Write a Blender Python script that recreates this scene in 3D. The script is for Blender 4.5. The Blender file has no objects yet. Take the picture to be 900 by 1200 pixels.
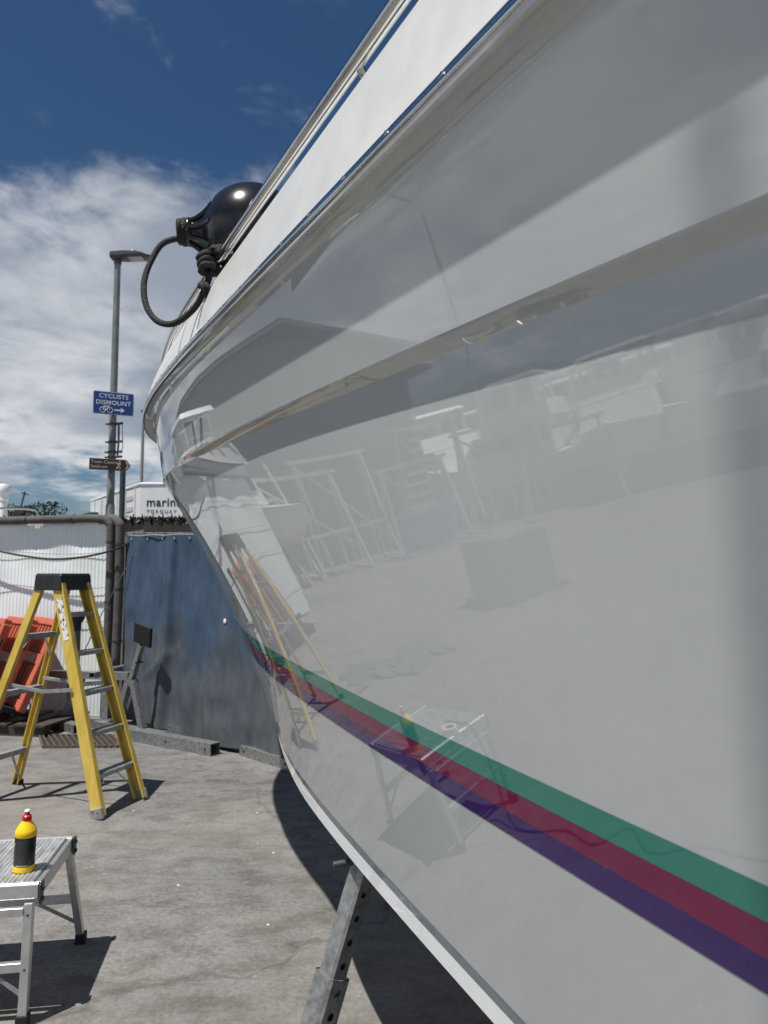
import bpy, bmesh, math, random
from mathutils import Vector, Matrix, Euler
random.seed(7)
PI = math.pi
SC = bpy.context.scene
COL = SC.collection
def R(d): return math.radians(d)

# ------------------------------------------------------------------ camera
cam_data = bpy.data.cameras.new('camera')
cam = bpy.data.objects.new('camera', cam_data); COL.objects.link(cam)
cam.location = (0, 0, 1.68)
cam.rotation_euler = (R(90 + 4.75), 0, 0)
cam_data.sensor_fit = 'VERTICAL'; cam_data.sensor_height = 36; cam_data.sensor_width = 27
cam_data.lens = 866 / 1200 * 36
cam_data.clip_start = 0.02; cam_data.clip_end = 3000
cam_data.dof.use_dof = True; cam_data.dof.focus_distance = 2.3; cam_data.dof.aperture_fstop = 6.7
SC.camera = cam

# ------------------------------------------------------------------ light
SUN = Vector((.30, .26, -1.0)).normalized()              # the way the light travels
EL = math.asin(-SUN.z)
AZ = math.atan2(-SUN.x, -SUN.y)                         # bearing of the sun from +Y, clockwise
sd = bpy.data.lights.new('sun', 'SUN'); so = bpy.data.objects.new('sun', sd); COL.objects.link(so)
sd.energy = 5.0; sd.angle = R(0.53); sd.color = (1.0, .955, .89)
so.rotation_euler = SUN.to_track_quat('-Z', 'Y').to_euler()
SC.view_settings.view_transform = 'Standard'; SC.view_settings.look = 'None'
SC.view_settings.exposure = 0.22; SC.view_settings.gamma = 1.0

W = bpy.data.worlds.new('World'); SC.world = W; W.use_nodes = True
def build_world():
    nt = W.node_tree; nt.nodes.clear()
    N = nt.nodes.new; Lk = nt.links.new
    out = N('ShaderNodeOutputWorld'); bg = N('ShaderNodeBackground')
    sky = N('ShaderNodeTexSky'); sky.sky_type = 'NISHITA'; sky.sun_disc = False
    sky.sun_elevation = EL; sky.sun_rotation = AZ
    sky.air_density = 1.0; sky.dust_density = 0.3; sky.ozone_density = 4.5
    tc = N('ShaderNodeTexCoord'); sep = N('ShaderNodeSeparateXYZ'); Lk(tc.outputs['Generated'], sep.inputs[0])
    def M(op, a, b=None, clamp=False):
        m = N('ShaderNodeMath'); m.operation = op; m.use_clamp = clamp
        for i, v in enumerate((a, b)):
            if v is None: continue
            if isinstance(v, (int, float)): m.inputs[i].default_value = v
            else: Lk(v, m.inputs[i])
        return m.outputs[0]
    def ramp(v, a, b, lo=0.0, hi=1.0):
        m = N('ShaderNodeMapRange'); m.interpolation_type = 'SMOOTHSTEP'
        Lk(v, m.inputs[0]); m.inputs[1].default_value = a; m.inputs[2].default_value = b
        m.inputs[3].default_value = lo; m.inputs[4].default_value = hi
        return m.outputs[0]
    # clouds lie on a flat layer overhead: project the view direction on it
    zz = M('ADD', M('MAXIMUM', sep.outputs[2], 0.0), 0.20)
    cx = M('DIVIDE', sep.outputs[0], zz); cy = M('DIVIDE', sep.outputs[1], zz)
    cmb = N('ShaderNodeCombineXYZ'); Lk(cx, cmb.inputs[0]); Lk(cy, cmb.inputs[1])
    def noise(vec, scale, detail, rough, off):
        mp = N('ShaderNodeMapping'); Lk(vec, mp.inputs[0]); mp.inputs['Location'].default_value = off
        n = N('ShaderNodeTexNoise'); Lk(mp.outputs[0], n.inputs['Vector'])
        n.inputs['Scale'].default_value = scale; n.inputs['Detail'].default_value = detail
        n.inputs['Roughness'].default_value = rough; n.inputs['Distortion'].default_value = .25
        return n.outputs[0]
    big = noise(cmb.outputs[0], 1.3, 3, .5, (3.1, 1.7, 0))
    mid = noise(cmb.outputs[0], 4.6, 10, .60, (7.3, 4.2, 1.0))
    el = sep.outputs[2]
    # cover falls off with height: a bank low down, a few wisps above it
    bank = ramp(el, .36, .53, .27, -.045)
    low = ramp(el, .05, .20, -.24, .0)
    dens = M('ADD', M('ADD', M('MULTIPLY', big, .38), M('MULTIPLY', mid, .62)), M('ADD', bank, low))
    alpha = ramp(dens, .535, .76)
    shade = noise(cmb.outputs[0], 1.9, 7, .55, (1.3, 9.2, 2.0))
    cr = N('ShaderNodeMix'); cr.data_type = 'RGBA'
    Lk(ramp(shade, .36, .66), cr.inputs[0])
    cr.inputs[6].default_value = (5.4, 6.1, 7.4, 1); cr.inputs[7].default_value = (12.6, 12.9, 13.3, 1)
    mx = N('ShaderNodeMix'); mx.data_type = 'RGBA'
    Lk(M('MULTIPLY', alpha, .95), mx.inputs[0]); hs = N('ShaderNodeHueSaturation'); hs.inputs['Saturation'].default_value = 1.16; hs.inputs['Value'].default_value = .98; Lk(sky.outputs[0], hs.inputs['Color']); Lk(hs.outputs[0], mx.inputs[6]); Lk(cr.outputs[2], mx.inputs[7])
    Lk(mx.outputs[2], bg.inputs['Color']); bg.inputs['Strength'].default_value = 0.050
    Lk(bg.outputs[0], out.inputs['Surface'])
build_world()

# ------------------------------------------------------------------ materials
MATS = {}
def mat(name, col, rough=.5, metal=0., var=.0, scale=6., bump=0., bscale=None, spec=.5, coat=0., trans=0., detail=6, stretch=(1, 1, 1), col2=None, lo=.35, hi=.65, fleck=0., fcol=(.7, .7, .68), fscale=20.):
    if name in MATS: return MATS[name]
    m = bpy.data.materials.new(name); m.use_nodes = True
    nt = m.node_tree; b = nt.nodes['Principled BSDF']
    b.inputs['Base Color'].default_value = (*col, 1); b.inputs['Roughness'].default_value = rough
    b.inputs['Metallic'].default_value = metal; b.inputs['Specular IOR Level'].default_value = spec
    if coat: b.inputs['Coat Weight'].default_value = coat; b.inputs['Coat Roughness'].default_value = .05
    if var or bump or col2:
        tc = nt.nodes.new('ShaderNodeTexCoord'); mp = nt.nodes.new('ShaderNodeMapping')
        mp.inputs['Scale'].default_value = stretch
        nt.links.new(tc.outputs['Object'], mp.inputs[0])
        n = nt.nodes.new('ShaderNodeTexNoise'); nt.links.new(mp.outputs[0], n.inputs['Vector'])
        n.inputs['Scale'].default_value = scale; n.inputs['Detail'].default_value = detail; n.inputs['Roughness'].default_value = .62
        if var or col2:
            cr = nt.nodes.new('ShaderNodeValToRGB')
            c2 = col2 or tuple(min(1, c * (1 + var)) for c in col); c1 = col if col2 else tuple(c * (1 - var) for c in col)
            cr.color_ramp.elements[0].position = lo; cr.color_ramp.elements[1].position = hi
            cr.color_ramp.elements[0].color = (*c1, 1); cr.color_ramp.elements[1].color = (*c2, 1)
            nt.links.new(n.outputs[0], cr.inputs[0]); nt.links.new(cr.outputs[0], b.inputs['Base Color'])
        if bump:
            n2 = nt.nodes.new('ShaderNodeTexNoise'); nt.links.new(mp.outputs[0], n2.inputs['Vector'])
            n2.inputs['Scale'].default_value = bscale or scale * 4; n2.inputs['Detail'].default_value = 5
            bp = nt.nodes.new('ShaderNodeBump'); bp.inputs['Strength'].default_value = bump; bp.inputs['Distance'].default_value = .01
            nt.links.new(n2.outputs[0], bp.inputs['Height']); nt.links.new(bp.outputs[0], b.inputs['Normal'])
    if fleck:
        # small dried splashes and scuffs
        tc = nt.nodes.new('ShaderNodeTexCoord'); vo = nt.nodes.new('ShaderNodeTexVoronoi'); vo.inputs['Scale'].default_value = fscale
        nn = nt.nodes.new('ShaderNodeTexNoise'); nn.inputs['Scale'].default_value = fscale * 1.7; nn.inputs['Detail'].default_value = 3; nt.links.new(tc.outputs['Object'], nn.inputs[0])
        vm = nt.nodes.new('ShaderNodeVectorMath'); vm.operation = 'MULTIPLY_ADD'; nt.links.new(nn.outputs['Color'], vm.inputs[0]); vm.inputs[1].default_value = (.6 / fscale,) * 3; nt.links.new(tc.outputs['Object'], vm.inputs[2]); nt.links.new(vm.outputs[0], vo.inputs['Vector'])
        sc_ = nt.nodes.new('ShaderNodeSeparateColor'); nt.links.new(vo.outputs['Color'], sc_.inputs[0])
        sz = nt.nodes.new('ShaderNodeMath'); sz.operation = 'MULTIPLY_ADD'; nt.links.new(sc_.outputs[0], sz.inputs[0]); sz.inputs[1].default_value = .5; sz.inputs[2].default_value = -.5 + fleck
        lt = nt.nodes.new('ShaderNodeMath'); lt.operation = 'LESS_THAN'; nt.links.new(vo.outputs['Distance'], lt.inputs[0]); nt.links.new(sz.outputs[0], lt.inputs[1])
        mx = nt.nodes.new('ShaderNodeMix'); mx.data_type = 'RGBA'; nt.links.new(lt.outputs[0], mx.inputs[0]); mx.inputs[7].default_value = (*fcol, 1)
        src = b.inputs['Base Color'].links[0].from_socket if b.inputs['Base Color'].links else None
        if src: nt.links.new(src, mx.inputs[6])
        else: mx.inputs[6].default_value = (*col, 1)
        nt.links.new(mx.outputs[2], b.inputs['Base Color'])
    MATS[name] = m
    return m

# ------------------------------------------------------------------ mesh helpers
class MB:
    def __init__(s): s.v = []; s.f = []
    def add(s, vs, fs):
        o = len(s.v); s.v += [tuple(v) for v in vs]; s.f += [tuple(i + o for i in f) for f in fs]
        return s
    def box(s, c, d, rot=None):
        x, y, z = (k / 2 for k in d); c = Vector(c)
        vs = [Vector((a * x, b * y, e * z)) for e in (-1, 1) for b in (-1, 1) for a in (-1, 1)]
        if rot is not None: vs = [rot @ v for v in vs]
        return s.add([v + c for v in vs], [(0, 2, 3, 1), (4, 5, 7, 6), (0, 1, 5, 4), (2, 6, 7, 3), (0, 4, 6, 2), (1, 3, 7, 5)])
    def bar(s, a, b, w, h, up=(0, 0, 1), roll=0.):
        a, b = Vector(a), Vector(b); d = b - a; z = d.normalized(); u = Vector(up)
        x = u.cross(z)
        if x.length < 1e-4: x = Vector((1, 0, 0)).cross(z)
        x.normalize(); y = z.cross(x)
        m = Matrix((x, y, z)).transposed()
        if roll: m = m @ Matrix.Rotation(roll, 3, 'Z')
        return s.box((a + b) / 2, (w, h, d.length), m)
    def tube(s, pts, r, n=10, closed=False, caps=True):
        P = [Vector(p) for p in pts]; k = len(P)
        rr = r if isinstance(r, (list, tuple)) else [r] * k
        ref = None; rings = []
        for i in range(k):
            if closed: d = P[(i + 1) % k] - P[i - 1]
            else: d = P[min(i + 1, k - 1)] - P[max(i - 1, 0)]
            d.normalize()
            if ref is None:
                ref = d.orthogonal().normalized()
            ref = (ref - d * ref.dot(d))
            if ref.length < 1e-6: ref = d.orthogonal()
            ref.normalize(); q = d.cross(ref)
            rings.append([P[i] + (ref * math.cos(2 * PI * j / n) + q * math.sin(2 * PI * j / n)) * rr[i] for j in range(n)])
        vs = [v for g in rings for v in g]; fs = []
        for i in range(k if closed else k - 1):
            for j in range(n):
                a = i * n + j; b = i * n + (j + 1) % n; i2 = (i + 1) % k
                fs.append((a, b, i2 * n + (j + 1) % n, i2 * n + j))
        if caps and not closed: fs += [tuple(range(n))[::-1], tuple((k - 1) * n + j for j in range(n))]
        return s.add(vs, fs)
    def lathe(s, prof, n=24, c=(0, 0, 0), rot=None):
        c = Vector(c); vs = []; k = len(prof)
        for (r, z) in prof:
            for j in range(n):
                v = Vector((r * math.cos(2 * PI * j / n), r * math.sin(2 * PI * j / n), z))
                if rot is not None: v = rot @ v
                vs.append(v + c)
        fs = [(i * n + j, i * n + (j + 1) % n, (i + 1) * n + (j + 1) % n, (i + 1) * n + j) for i in range(k - 1) for j in range(n)]
        fs += [tuple(range(n))[::-1], tuple((k - 1) * n + j for j in range(n))]
        return s.add(vs, fs)
    def prism(s, poly, depth, m=None):
        """poly in local xz-plane, extruded along +y by depth"""
        n = len(poly); vs = [Vector((x, 0, z)) for x, z in poly] + [Vector((x, depth, z)) for x, z in poly]
        if m is not None: vs = [m @ v for v in vs]
        fs = [tuple(range(n)), tuple(range(2 * n - 1, n - 1, -1))] + [((i + 1) % n, i, n + i, n + (i + 1) % n) for i in range(n)]
        return s.add(vs, fs)
    def grid(s, rows, close=False):
        k = len(rows); n = len(rows[0]); vs = [v for r_ in rows for v in r_]
        fs = [(i * n + j, i * n + j + 1, (i + 1) * n + j + 1, (i + 1) * n + j) for i in range(k - 1) for j in range(n - 1)]
        return s.add(vs, fs)
    def build(s, name, m, parent=None, off=(0, 0, 0), smooth=None, bevel=0., seg=2, fix=True):
        me = bpy.data.meshes.new(name); o3 = Vector(off)
        me.from_pydata([tuple(Vector(v) - o3) for v in s.v], [], s.f)
        bm = bmesh.new(); bm.from_mesh(me)
        if fix: bmesh.ops.recalc_face_normals(bm, faces=bm.faces)
        if smooth is not None:
            for f in bm.faces: f.smooth = True
            for e in bm.edges:
                if len(e.link_faces) == 2 and e.calc_face_angle(0) > R(smooth): e.smooth = False
        bm.to_mesh(me); bm.free(); me.update()
        o = bpy.data.objects.new(name, me); COL.objects.link(o)
        if m is not None: me.materials.append(m)
        if parent is not None: o.parent = parent
        if bevel:
            bv = o.modifiers.new('bevel', 'BEVEL'); bv.width = bevel; bv.segments = seg; bv.limit_method = 'ANGLE'; bv.angle_limit = R(40)
        return o
def thing(name, label, cat, loc=(0, 0, 0), rz=0., group=None, rot=None):
    o = bpy.data.objects.new(name, None); COL.objects.link(o); o.empty_display_size = .1
    o.location = loc; o.rotation_euler = rot if rot else (0, 0, rz)
    return tag(o, label, cat, group)
def tag(o, label=None, cat=None, group=None, kind=None):
    if label: o['label'] = label
    if cat: o['category'] = cat
    if group: o['group'] = group
    if kind: o['kind'] = kind
    return o
def kids(o): return [c for c in COL.objects if c.parent == o]
def dup(root, loc, rot=None, label=None):
    """a copy of a thing with copies of its parts and their sub-parts"""
    r_ = root.copy(); COL.objects.link(r_); r_.location = loc
    if rot is not None: r_.rotation_euler = rot
    if label: r_['label'] = label
    for c in kids(root):
        d = c.copy(); COL.objects.link(d); d.parent = r_
        for g in kids(c):
            e = g.copy(); COL.objects.link(e); e.parent = d
    return r_
def bez(P, n=12):
    """Catmull-Rom through points"""
    P = [Vector(p) for p in P]; out = []
    for i in range(len(P) - 1):
        p0 = P[max(i - 1, 0)]; p1 = P[i]; p2 = P[i + 1]; p3 = P[min(i + 2, len(P) - 1)]
        for k in range(n):
            t = k / n
            out.append(.5 * ((2 * p1) + (p2 - p0) * t + (2 * p0 - 5 * p1 + 4 * p2 - p3) * t * t + (3 * p1 - p0 - 3 * p2 + p3) * t ** 3))
    out.append(P[-1]); return out
def letters(txt, size, m, parent, loc, rot, extrude=.002, align='LEFT', bold=0., name='lettering', spacing=1.):
    cu = bpy.data.curves.new(name, 'FONT'); cu.body = txt; cu.size = size; cu.extrude = extrude; cu.align_x = align
    cu.offset = bold; cu.space_character = spacing; cu.resolution_u = 3; cu.materials.append(m)
    tmp = bpy.data.objects.new('tmp', cu); COL.objects.link(tmp); bpy.context.view_layer.update()
    me = bpy.data.meshes.new_from_object(tmp.evaluated_get(bpy.context.evaluated_depsgraph_get())); me.name = name
    bpy.data.objects.remove(tmp); bpy.data.curves.remove(cu)
    o = bpy.data.objects.new(name, me); COL.objects.link(o); o.parent = parent; o.location = loc; o.rotation_euler = rot
    return o

# ------------------------------------------------------------------ ground
def ground_material():
    m = bpy.data.materials.new('yard_concrete'); m.use_nodes = True; nt = m.node_tree
    b = nt.nodes['Principled BSDF']; N = nt.nodes.new; Lk = nt.links.new
    tc = N('ShaderNodeTexCoord')
    def noise(sc, det, ro, stretch=(1, 1, 1), off=(0, 0, 0)):
        mp = N('ShaderNodeMapping'); mp.inputs['Scale'].default_value = stretch; mp.inputs['Location'].default_value = off
        Lk(tc.outputs['Object'], mp.inputs[0])
        n = N('ShaderNodeTexNoise'); n.inputs['Scale'].default_value = sc; n.inputs['Detail'].default_value = det; n.inputs['Roughness'].default_value = ro
        Lk(mp.outputs[0], n.inputs['Vector']); return n.outputs[0]
    def ramp(v, st):
        c = N('ShaderNodeValToRGB'); e = c.color_ramp.elements
        while len(e) < len(st): e.new(.5)
        for i, (p, cc) in enumerate(st): e[i].position = p; e[i].color = (*cc, 1)
        Lk(v, c.inputs[0]); return c.outputs[0]
    def mix(f, a, c, mode='MIX'):
        x = N('ShaderNodeMix'); x.data_type = 'RGBA'; x.blend_type = mode
        if isinstance(f, float): x.inputs[0].default_value = f
        else: Lk(f, x.inputs[0])
        for k, s in ((6, a), (7, c)):
            if isinstance(s, tuple): x.inputs[k].default_value = (*s, 1)
            else: Lk(s, x.inputs[k])
        return x.outputs[2]
    base = ramp(noise(.75, 9, .68), [(.30, (.120, .119, .117)), (.48, (.174, .172, .168)), (.70, (.232, .229, .221))])
    speck = ramp(noise(42, 8, .8), [(.30, (.40, .40, .40)), (.5, (1, 1, 1)), (.68, (1.42, 1.41, 1.38))])
    c = mix(.85, base, speck, 'MULTIPLY')
    blot = ramp(noise(4.2, 7, .7, (1, 1.6, 1), (3, 1, 0)), [(.38, (.62, .60, .57)), (.55, (1, 1, 1))])
    c = mix(.95, c, blot, 'MULTIPLY')
    stain = ramp(noise(2.0, 6, .72, (.5, 1.4, 1), (9, 4, 0)), [(.57, (0, 0, 0)), (.72, (.85, .85, .85))])
    c = mix(stain, c, (.115, .098, .08))
    warm = ramp(noise(.42, 5, .6, (1, 1, 1), (5, 8, 0)), [(.45, (0, 0, 0)), (.75, (.6, .6, .6))])
    c = mix(warm, c, (.235, .210, .172))
    # scuffed white marks and paint flecks
    scuff = ramp(noise(6.5, 8, .85, (.7, 2.6, 1), (2, 2, 2)), [(.635, (0, 0, 0)), (.71, (.65, .65, .65))])
    c = mix(scuff, c, (.50, .50, .48))
    vo = N('ShaderNodeTexVoronoi'); vo.inputs['Scale'].default_value = 9; Lk(tc.outputs['Object'], vo.inputs['Vector'])
    rnd = N('ShaderNodeSeparateColor'); Lk(vo.outputs['Color'], rnd.inputs[0])
    lt = N('ShaderNodeMath'); lt.operation = 'LESS_THAN'; Lk(vo.outputs['Distance'], lt.inputs[0])
    sz = N('ShaderNodeMath'); sz.operation = 'MULTIPLY_ADD'; Lk(rnd.outputs[0], sz.inputs[0]); sz.inputs[1].default_value = .26; sz.inputs[2].default_value = -.185
    Lk(sz.outputs[0], lt.inputs[1])
    c = mix(lt.outputs[0], c, (.62, .62, .60))
    # hairline cracks
    v2 = N('ShaderNodeTexVoronoi'); v2.feature = 'DISTANCE_TO_EDGE'; v2.inputs['Scale'].default_value = .17
    dn = N('ShaderNodeTexNoise'); dn.inputs['Scale'].default_value = 2.2; dn.inputs['Detail'].default_value = 6; Lk(tc.outputs['Object'], dn.inputs['Vector'])
    va = N('ShaderNodeVectorMath'); va.operation = 'MULTIPLY_ADD'; Lk(dn.outputs['Color'], va.inputs[0]); va.inputs[1].default_value = (.9, .9, 0); Lk(tc.outputs['Object'], va.inputs[2])
    Lk(va.outputs[0], v2.inputs['Vector'])
    crack = ramp(v2.outputs['Distance'], [(.0, (.5, .5, .5)), (.0016, (0, 0, 0))])
    c = mix(crack, c, (.05, .046, .042))
    Lk(c, b.inputs['Base Color']); b.inputs['Roughness'].default_value = .86
    bp = N('ShaderNodeBump'); bp.inputs['Strength'].default_value = .55; bp.inputs['Distance'].default_value = .006
    Lk(noise(65, 6, .75), bp.inputs['Height']); Lk(bp.outputs[0], b.inputs['Normal'])
    return m
g = MB().add([(-900, -900, 0), (900, -900, 0), (900, 900, 0), (-900, 900, 0)], [(0, 1, 2, 3)]).build('ground', ground_material())
tag(g, 'weathered grey concrete boatyard ground with cracks and white flecks', kind='structure')

# ------------------------------------------------------------------ motor boat
H_ = Vector((-.448, .894, 0)).normalized()          # boat heading
R_ = Vector((H_.y, -H_.x, 0))                       # towards its starboard side
TC = 1.94                                           # centreline, metres to starboard of the camera
S_AFT = -3.4
#        t0     s0    length  height polynomial
LINES = {
 'edge':   (.640, 2.59, 3.59, (-.0020, .0250, 2.7280)),
 'crease': (.588, 2.45, 4.10, (-.0030, .0660, 2.4550)),
 'rail':   (.569, 2.35, 4.20, (-.0025, .0637, 2.3900)),
 'cove':   (.611, 2.34, 3.98, (-.0022, .0671, 2.3250)),
 'knuckle':(.663, 2.48, 3.587, (-.0075, .0790, 2.0250)),
 'ledge':  (.692, 2.45, 3.570, (-.0075, .0790, 2.0000)),
 'stripe': (.810, .62, 4.30, (0, .0470, 1.2210)),
 'chine':  (.885, .718, 3.566, (-.0180, .1400, .7050)),
}
def line(name, u):
    T, s0, l, pz = LINES[name]
    p = curve(T, s0, l, pz, u)
    if name == 'ledge':                                # the ledge under the knuckle thins out towards the stem
        w = min(1, max(0, (p.x - 2.6) / 1.6)); w = w * w * (3 - 2 * w) * .75
        p = p.lerp(line('knuckle', u) + Vector((0, .004, -.014)), w)
    return p
def curve(T, s0, l, pz, u):
    s = S_AFT + (s0 + l - S_AFT) * u
    q = min(max((s - s0) / l, 0), 1)
    t = T + (TC - T) * (1 - math.sqrt(max(0, 1 - q ** 3)))
    se = s if s > .4 else .4 - .5 * math.tanh((.4 - s) / .5)
    z = pz[0] * se * se + pz[1] * se + pz[2]
    return Vector((s, t, z))
def world(p): return H_ * p.x + R_ * p.y + Vector((0, 0, p.z))
def mir(p): return Vector((p.x, 2 * TC - p.y, p.z))
US = [i / 70 * .80 for i in range(70)] + [.80 + .20 * math.sin(i / 110 * PI / 2) for i in range(111)]
V_MID = .335
def lower_panel(u, v):
    a, b, c = line('chine', u), line('stripe', u), line('ledge', u)
    m = V_MID
    return a * ((v - m) * (v - 1) / m) + b * (v * (v - 1) / (m * (m - 1))) + c * (v * (v - m) / (1 - m))
def keel(u):
    s = S_AFT + (4.12 - S_AFT) * u
    return Vector((s, TC, .34 + .56 * u ** 7))
def hull_section(u):
    P = []
    rl = line('rail', u); P.append(rl + Vector((0, .006, .0)))
    rb = rl + Vector((0, .004, -.034)); P.append(rb)
    cv = line('cove', u); k = line('knuckle', u)
    for w in (.25, .5, .75): P.append(rb.lerp(cv, w) + Vector((0, .006 * math.sin(w * PI), .006 * math.sin(w * PI))))
    P.append(cv)
    for w in (.2, .4, .6, .8, .92, 1): P.append(cv.lerp(k, w) + Vector((0, .002 * w * (1 - w), 0)))
    ld = line('ledge', u)
    P.append(k.lerp(ld, .12) + Vector((0, -.0012, -.0015))); P.append(k.lerp(ld, .55) + Vector((0, .0015, 0))); P.append(ld)
    for i in range(1, 25): P.append(lower_panel(u, 1 - i / 24))
    ch = line('chine', u)
    fade = min(1, max(0, (3.45 - ch.x) / .9)); fade = fade * fade * (3 - 2 * fade)
    kz = .10 + .90 * fade
    P.append(ch + Vector((0, .019 * fade, -.027 * kz)))
    P.append(ch + Vector((0, .008 * fade, -.074 * kz)))
    P.append(ch + Vector((0, .03 * fade, -.086 * kz)))
    kl = keel(u); base = ch + Vector((0, .03 * fade, -.086 * kz))
    if kl.z > base.z - .02: kl = Vector((kl.x, kl.y, base.z - .02))
    for w in (.33, .66, 1): P.append(base.lerp(kl, w))
    return P
def mirrored(rows):
    return [[world(p) for p in r_] for r_ in rows], [[world(mir(p)) for p in r_] for r_ in rows]
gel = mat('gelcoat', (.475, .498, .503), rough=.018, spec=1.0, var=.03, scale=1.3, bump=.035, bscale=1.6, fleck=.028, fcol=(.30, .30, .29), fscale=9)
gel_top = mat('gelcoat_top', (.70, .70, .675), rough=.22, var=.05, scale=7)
steel = mat('polished_steel', (.62, .61, .59), rough=.10, metal=1.0, var=.06, scale=30)
BO = H_ * 1.0 + R_ * TC
boat = thing('motor_boat', 'large white motor boat hull propped ashore with green, maroon and purple stripes', 'boat', BO)
def strip(name, rows, m, parent=boat, smooth=30, both=True):
    a, b = mirrored(rows); mb = MB().grid(a)
    if both: mb.grid([r_[::-1] for r_ in b])
    return mb.build(name, m, parent, BO, smooth=smooth, fix=False)
hull_rows = [hull_section(u) for u in US]
a, b = mirrored(hull_rows)
mb = MB(); mb.grid(a); mb.grid([r_[::-1] for r_ in b])
sec0 = [world(p) for p in hull_rows[0]]; sec0b = [world(mir(p)) for p in hull_rows[0]]
mb.grid([sec0[:], sec0b[:]])
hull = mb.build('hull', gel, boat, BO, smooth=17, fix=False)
# topside moulding above the rub rail, and the deck inside it
def gun_section(u):
    rl = line('rail', u); cr = line('crease', u); ed = line('edge', u)
    P = [rl + Vector((0, .006, 0)), rl.lerp(cr, .5) + Vector((0, .004, 0)), cr]
    for w in (.03, .25, .5, .75, .95): P.append(cr.lerp(ed, w) + Vector((0, -.006 * math.sin(w * PI), 0)))
    P.append(ed + Vector((0, .012, .006))); P.append(ed + Vector((0, .05, -.012)))
    return P
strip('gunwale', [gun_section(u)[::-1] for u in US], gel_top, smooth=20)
def deck_section(u):
    e = line('edge', u) + Vector((0, .05, -.012)); c = Vector((e.x, TC, e.z + .05))
    return [c.lerp(e, w) - Vector((0, 0, .04 * w * (1 - w))) for w in (0, .25, .5, .75, 1)]
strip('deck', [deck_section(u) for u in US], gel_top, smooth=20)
def rub_section(u, prof):
    p = line('rail', u); return [p + Vector((0, -x, z)) for x, z in prof]
prof = [(-.004, .006), (.007, .004), (.008, -.004)] + [(.008 + .006 * math.sin(i / 6 * PI), -.004 - .024 * i / 6) for i in range(1, 7)] + [(.007, -.034), (-.004, -.036)]
rub = strip('rub_rail', [rub_section(u, prof) for u in US], steel, smooth=25)
scr = MB().lathe([(.0001, .0035), (.004, .003), (.006, 0)], 10, rot=Matrix.Rotation(PI / 2, 3, 'X'))
scr0 = None
for i in range(34):
    s = -.6 + .19 * i
    u = (s - S_AFT) / (LINES['rail'][1] + LINES['rail'][2] - S_AFT)
    if u > .97: break
    p = line('rail', u); q = line('rail', u + .004); d = world(q) - world(p)
    if scr0 is None: scr0 = scr.build('screw', steel, rub, smooth=30); o = scr0
    else: o = scr0.copy(); COL.objects.link(o); o.parent = rub
    o.location = world(p + Vector((0, -.0085, -.004))) - BO
    o.rotation_euler = (0, 0, math.atan2(d.y, d.x) + PI)
# three vinyl stripes, a hair proud of the gelcoat
VINYL = (('purple', .2855, .3180, (.042, .018, .118)), ('maroon', .3186, .3512, (.165, .016, .066)), ('green', .3518, .3845, (.040, .205, .162)))
for nm, v0, v1, c in VINYL:
    rows = []
    for u in US[:-1]:
        r_ = []
        for i in range(6):
            v = v0 + (v1 - v0) * i / 5
            p = lower_panel(u, v); pu = lower_panel(min(1, u + .002), v) - p; pv = lower_panel(u, v + .004) - p
            n = pu.cross(pv); n.normalize()
            if n.y > 0: n = -n
            r_.append(p + n * .0007)
        rows.append(r_)
    o = strip('stripe', rows, mat('vinyl_' + nm, c, rough=.03, spec=.5)); o['label'] = nm + ' vinyl stripe along the hull'
# bow rail
TUBE = (.66, 2.55, 3.60, (-.0030, .0330, 2.805))
pts = [world(curve(*TUBE, u)) for u in US if u < .995]
br = MB().tube(pts, .0195, 14)
br.tube([world(mir(curve(*TUBE, u))) for u in US if u < .995], .0195, 14)
bow_rail = br.build('bow_rail', steel, boat, BO, smooth=40, fix=False)
st0 = MB()
for s in (-1.2, .0, 1.46, 2.75, 4.0, 5.2):
    u = (s - S_AFT) / (6.15 - S_AFT)
    p = curve(*TUBE, u); e = p + Vector((0, .04, -.075))
    for f_ in (lambda k: k, mir):
        MB().tube([world(f_(p)), world(f_(p.lerp(e, .5) + Vector((0, .012, 0)))), world(f_(e))], [.011, .011, .013], 10).build('stanchion', steel, bow_rail, BO, smooth=40)

# ------------------------------------------------------------------ shared paints and metals
alu = mat('aluminium', (.60, .61, .62), rough=.42, metal=.85, var=.10, scale=22, bump=.08)
alu_dull = mat('aluminium_dull', (.36, .37, .38), rough=.5, metal=.6, var=.22, scale=18, fleck=.14, fcol=(.6, .6, .58), fscale=30)
galv = mat('galvanised_steel', (.30, .31, .315), rough=.42, metal=.65, var=.30, scale=34, bump=.10, bscale=60)
black_plastic = mat('black_plastic', (.018, .018, .019), rough=.45, var=.3, scale=14)
black_rubber = mat('black_rubber', (.012, .012, .013), rough=.75)
dark_steel = mat('dark_steel', (.06, .062, .065), rough=.5, metal=.4, var=.2, scale=20)
white_paint = mat('white_paint', (.80, .81, .81), rough=.4, var=.04, scale=3)
grp_yellow = mat('grp_yellow', (.52, .36, .055), rough=.5, col2=(.66, .49, .11), scale=16, bump=.06, bscale=80, stretch=(1, 1, .25), fleck=.16, fcol=(.62, .58, .45), fscale=26)

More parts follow.
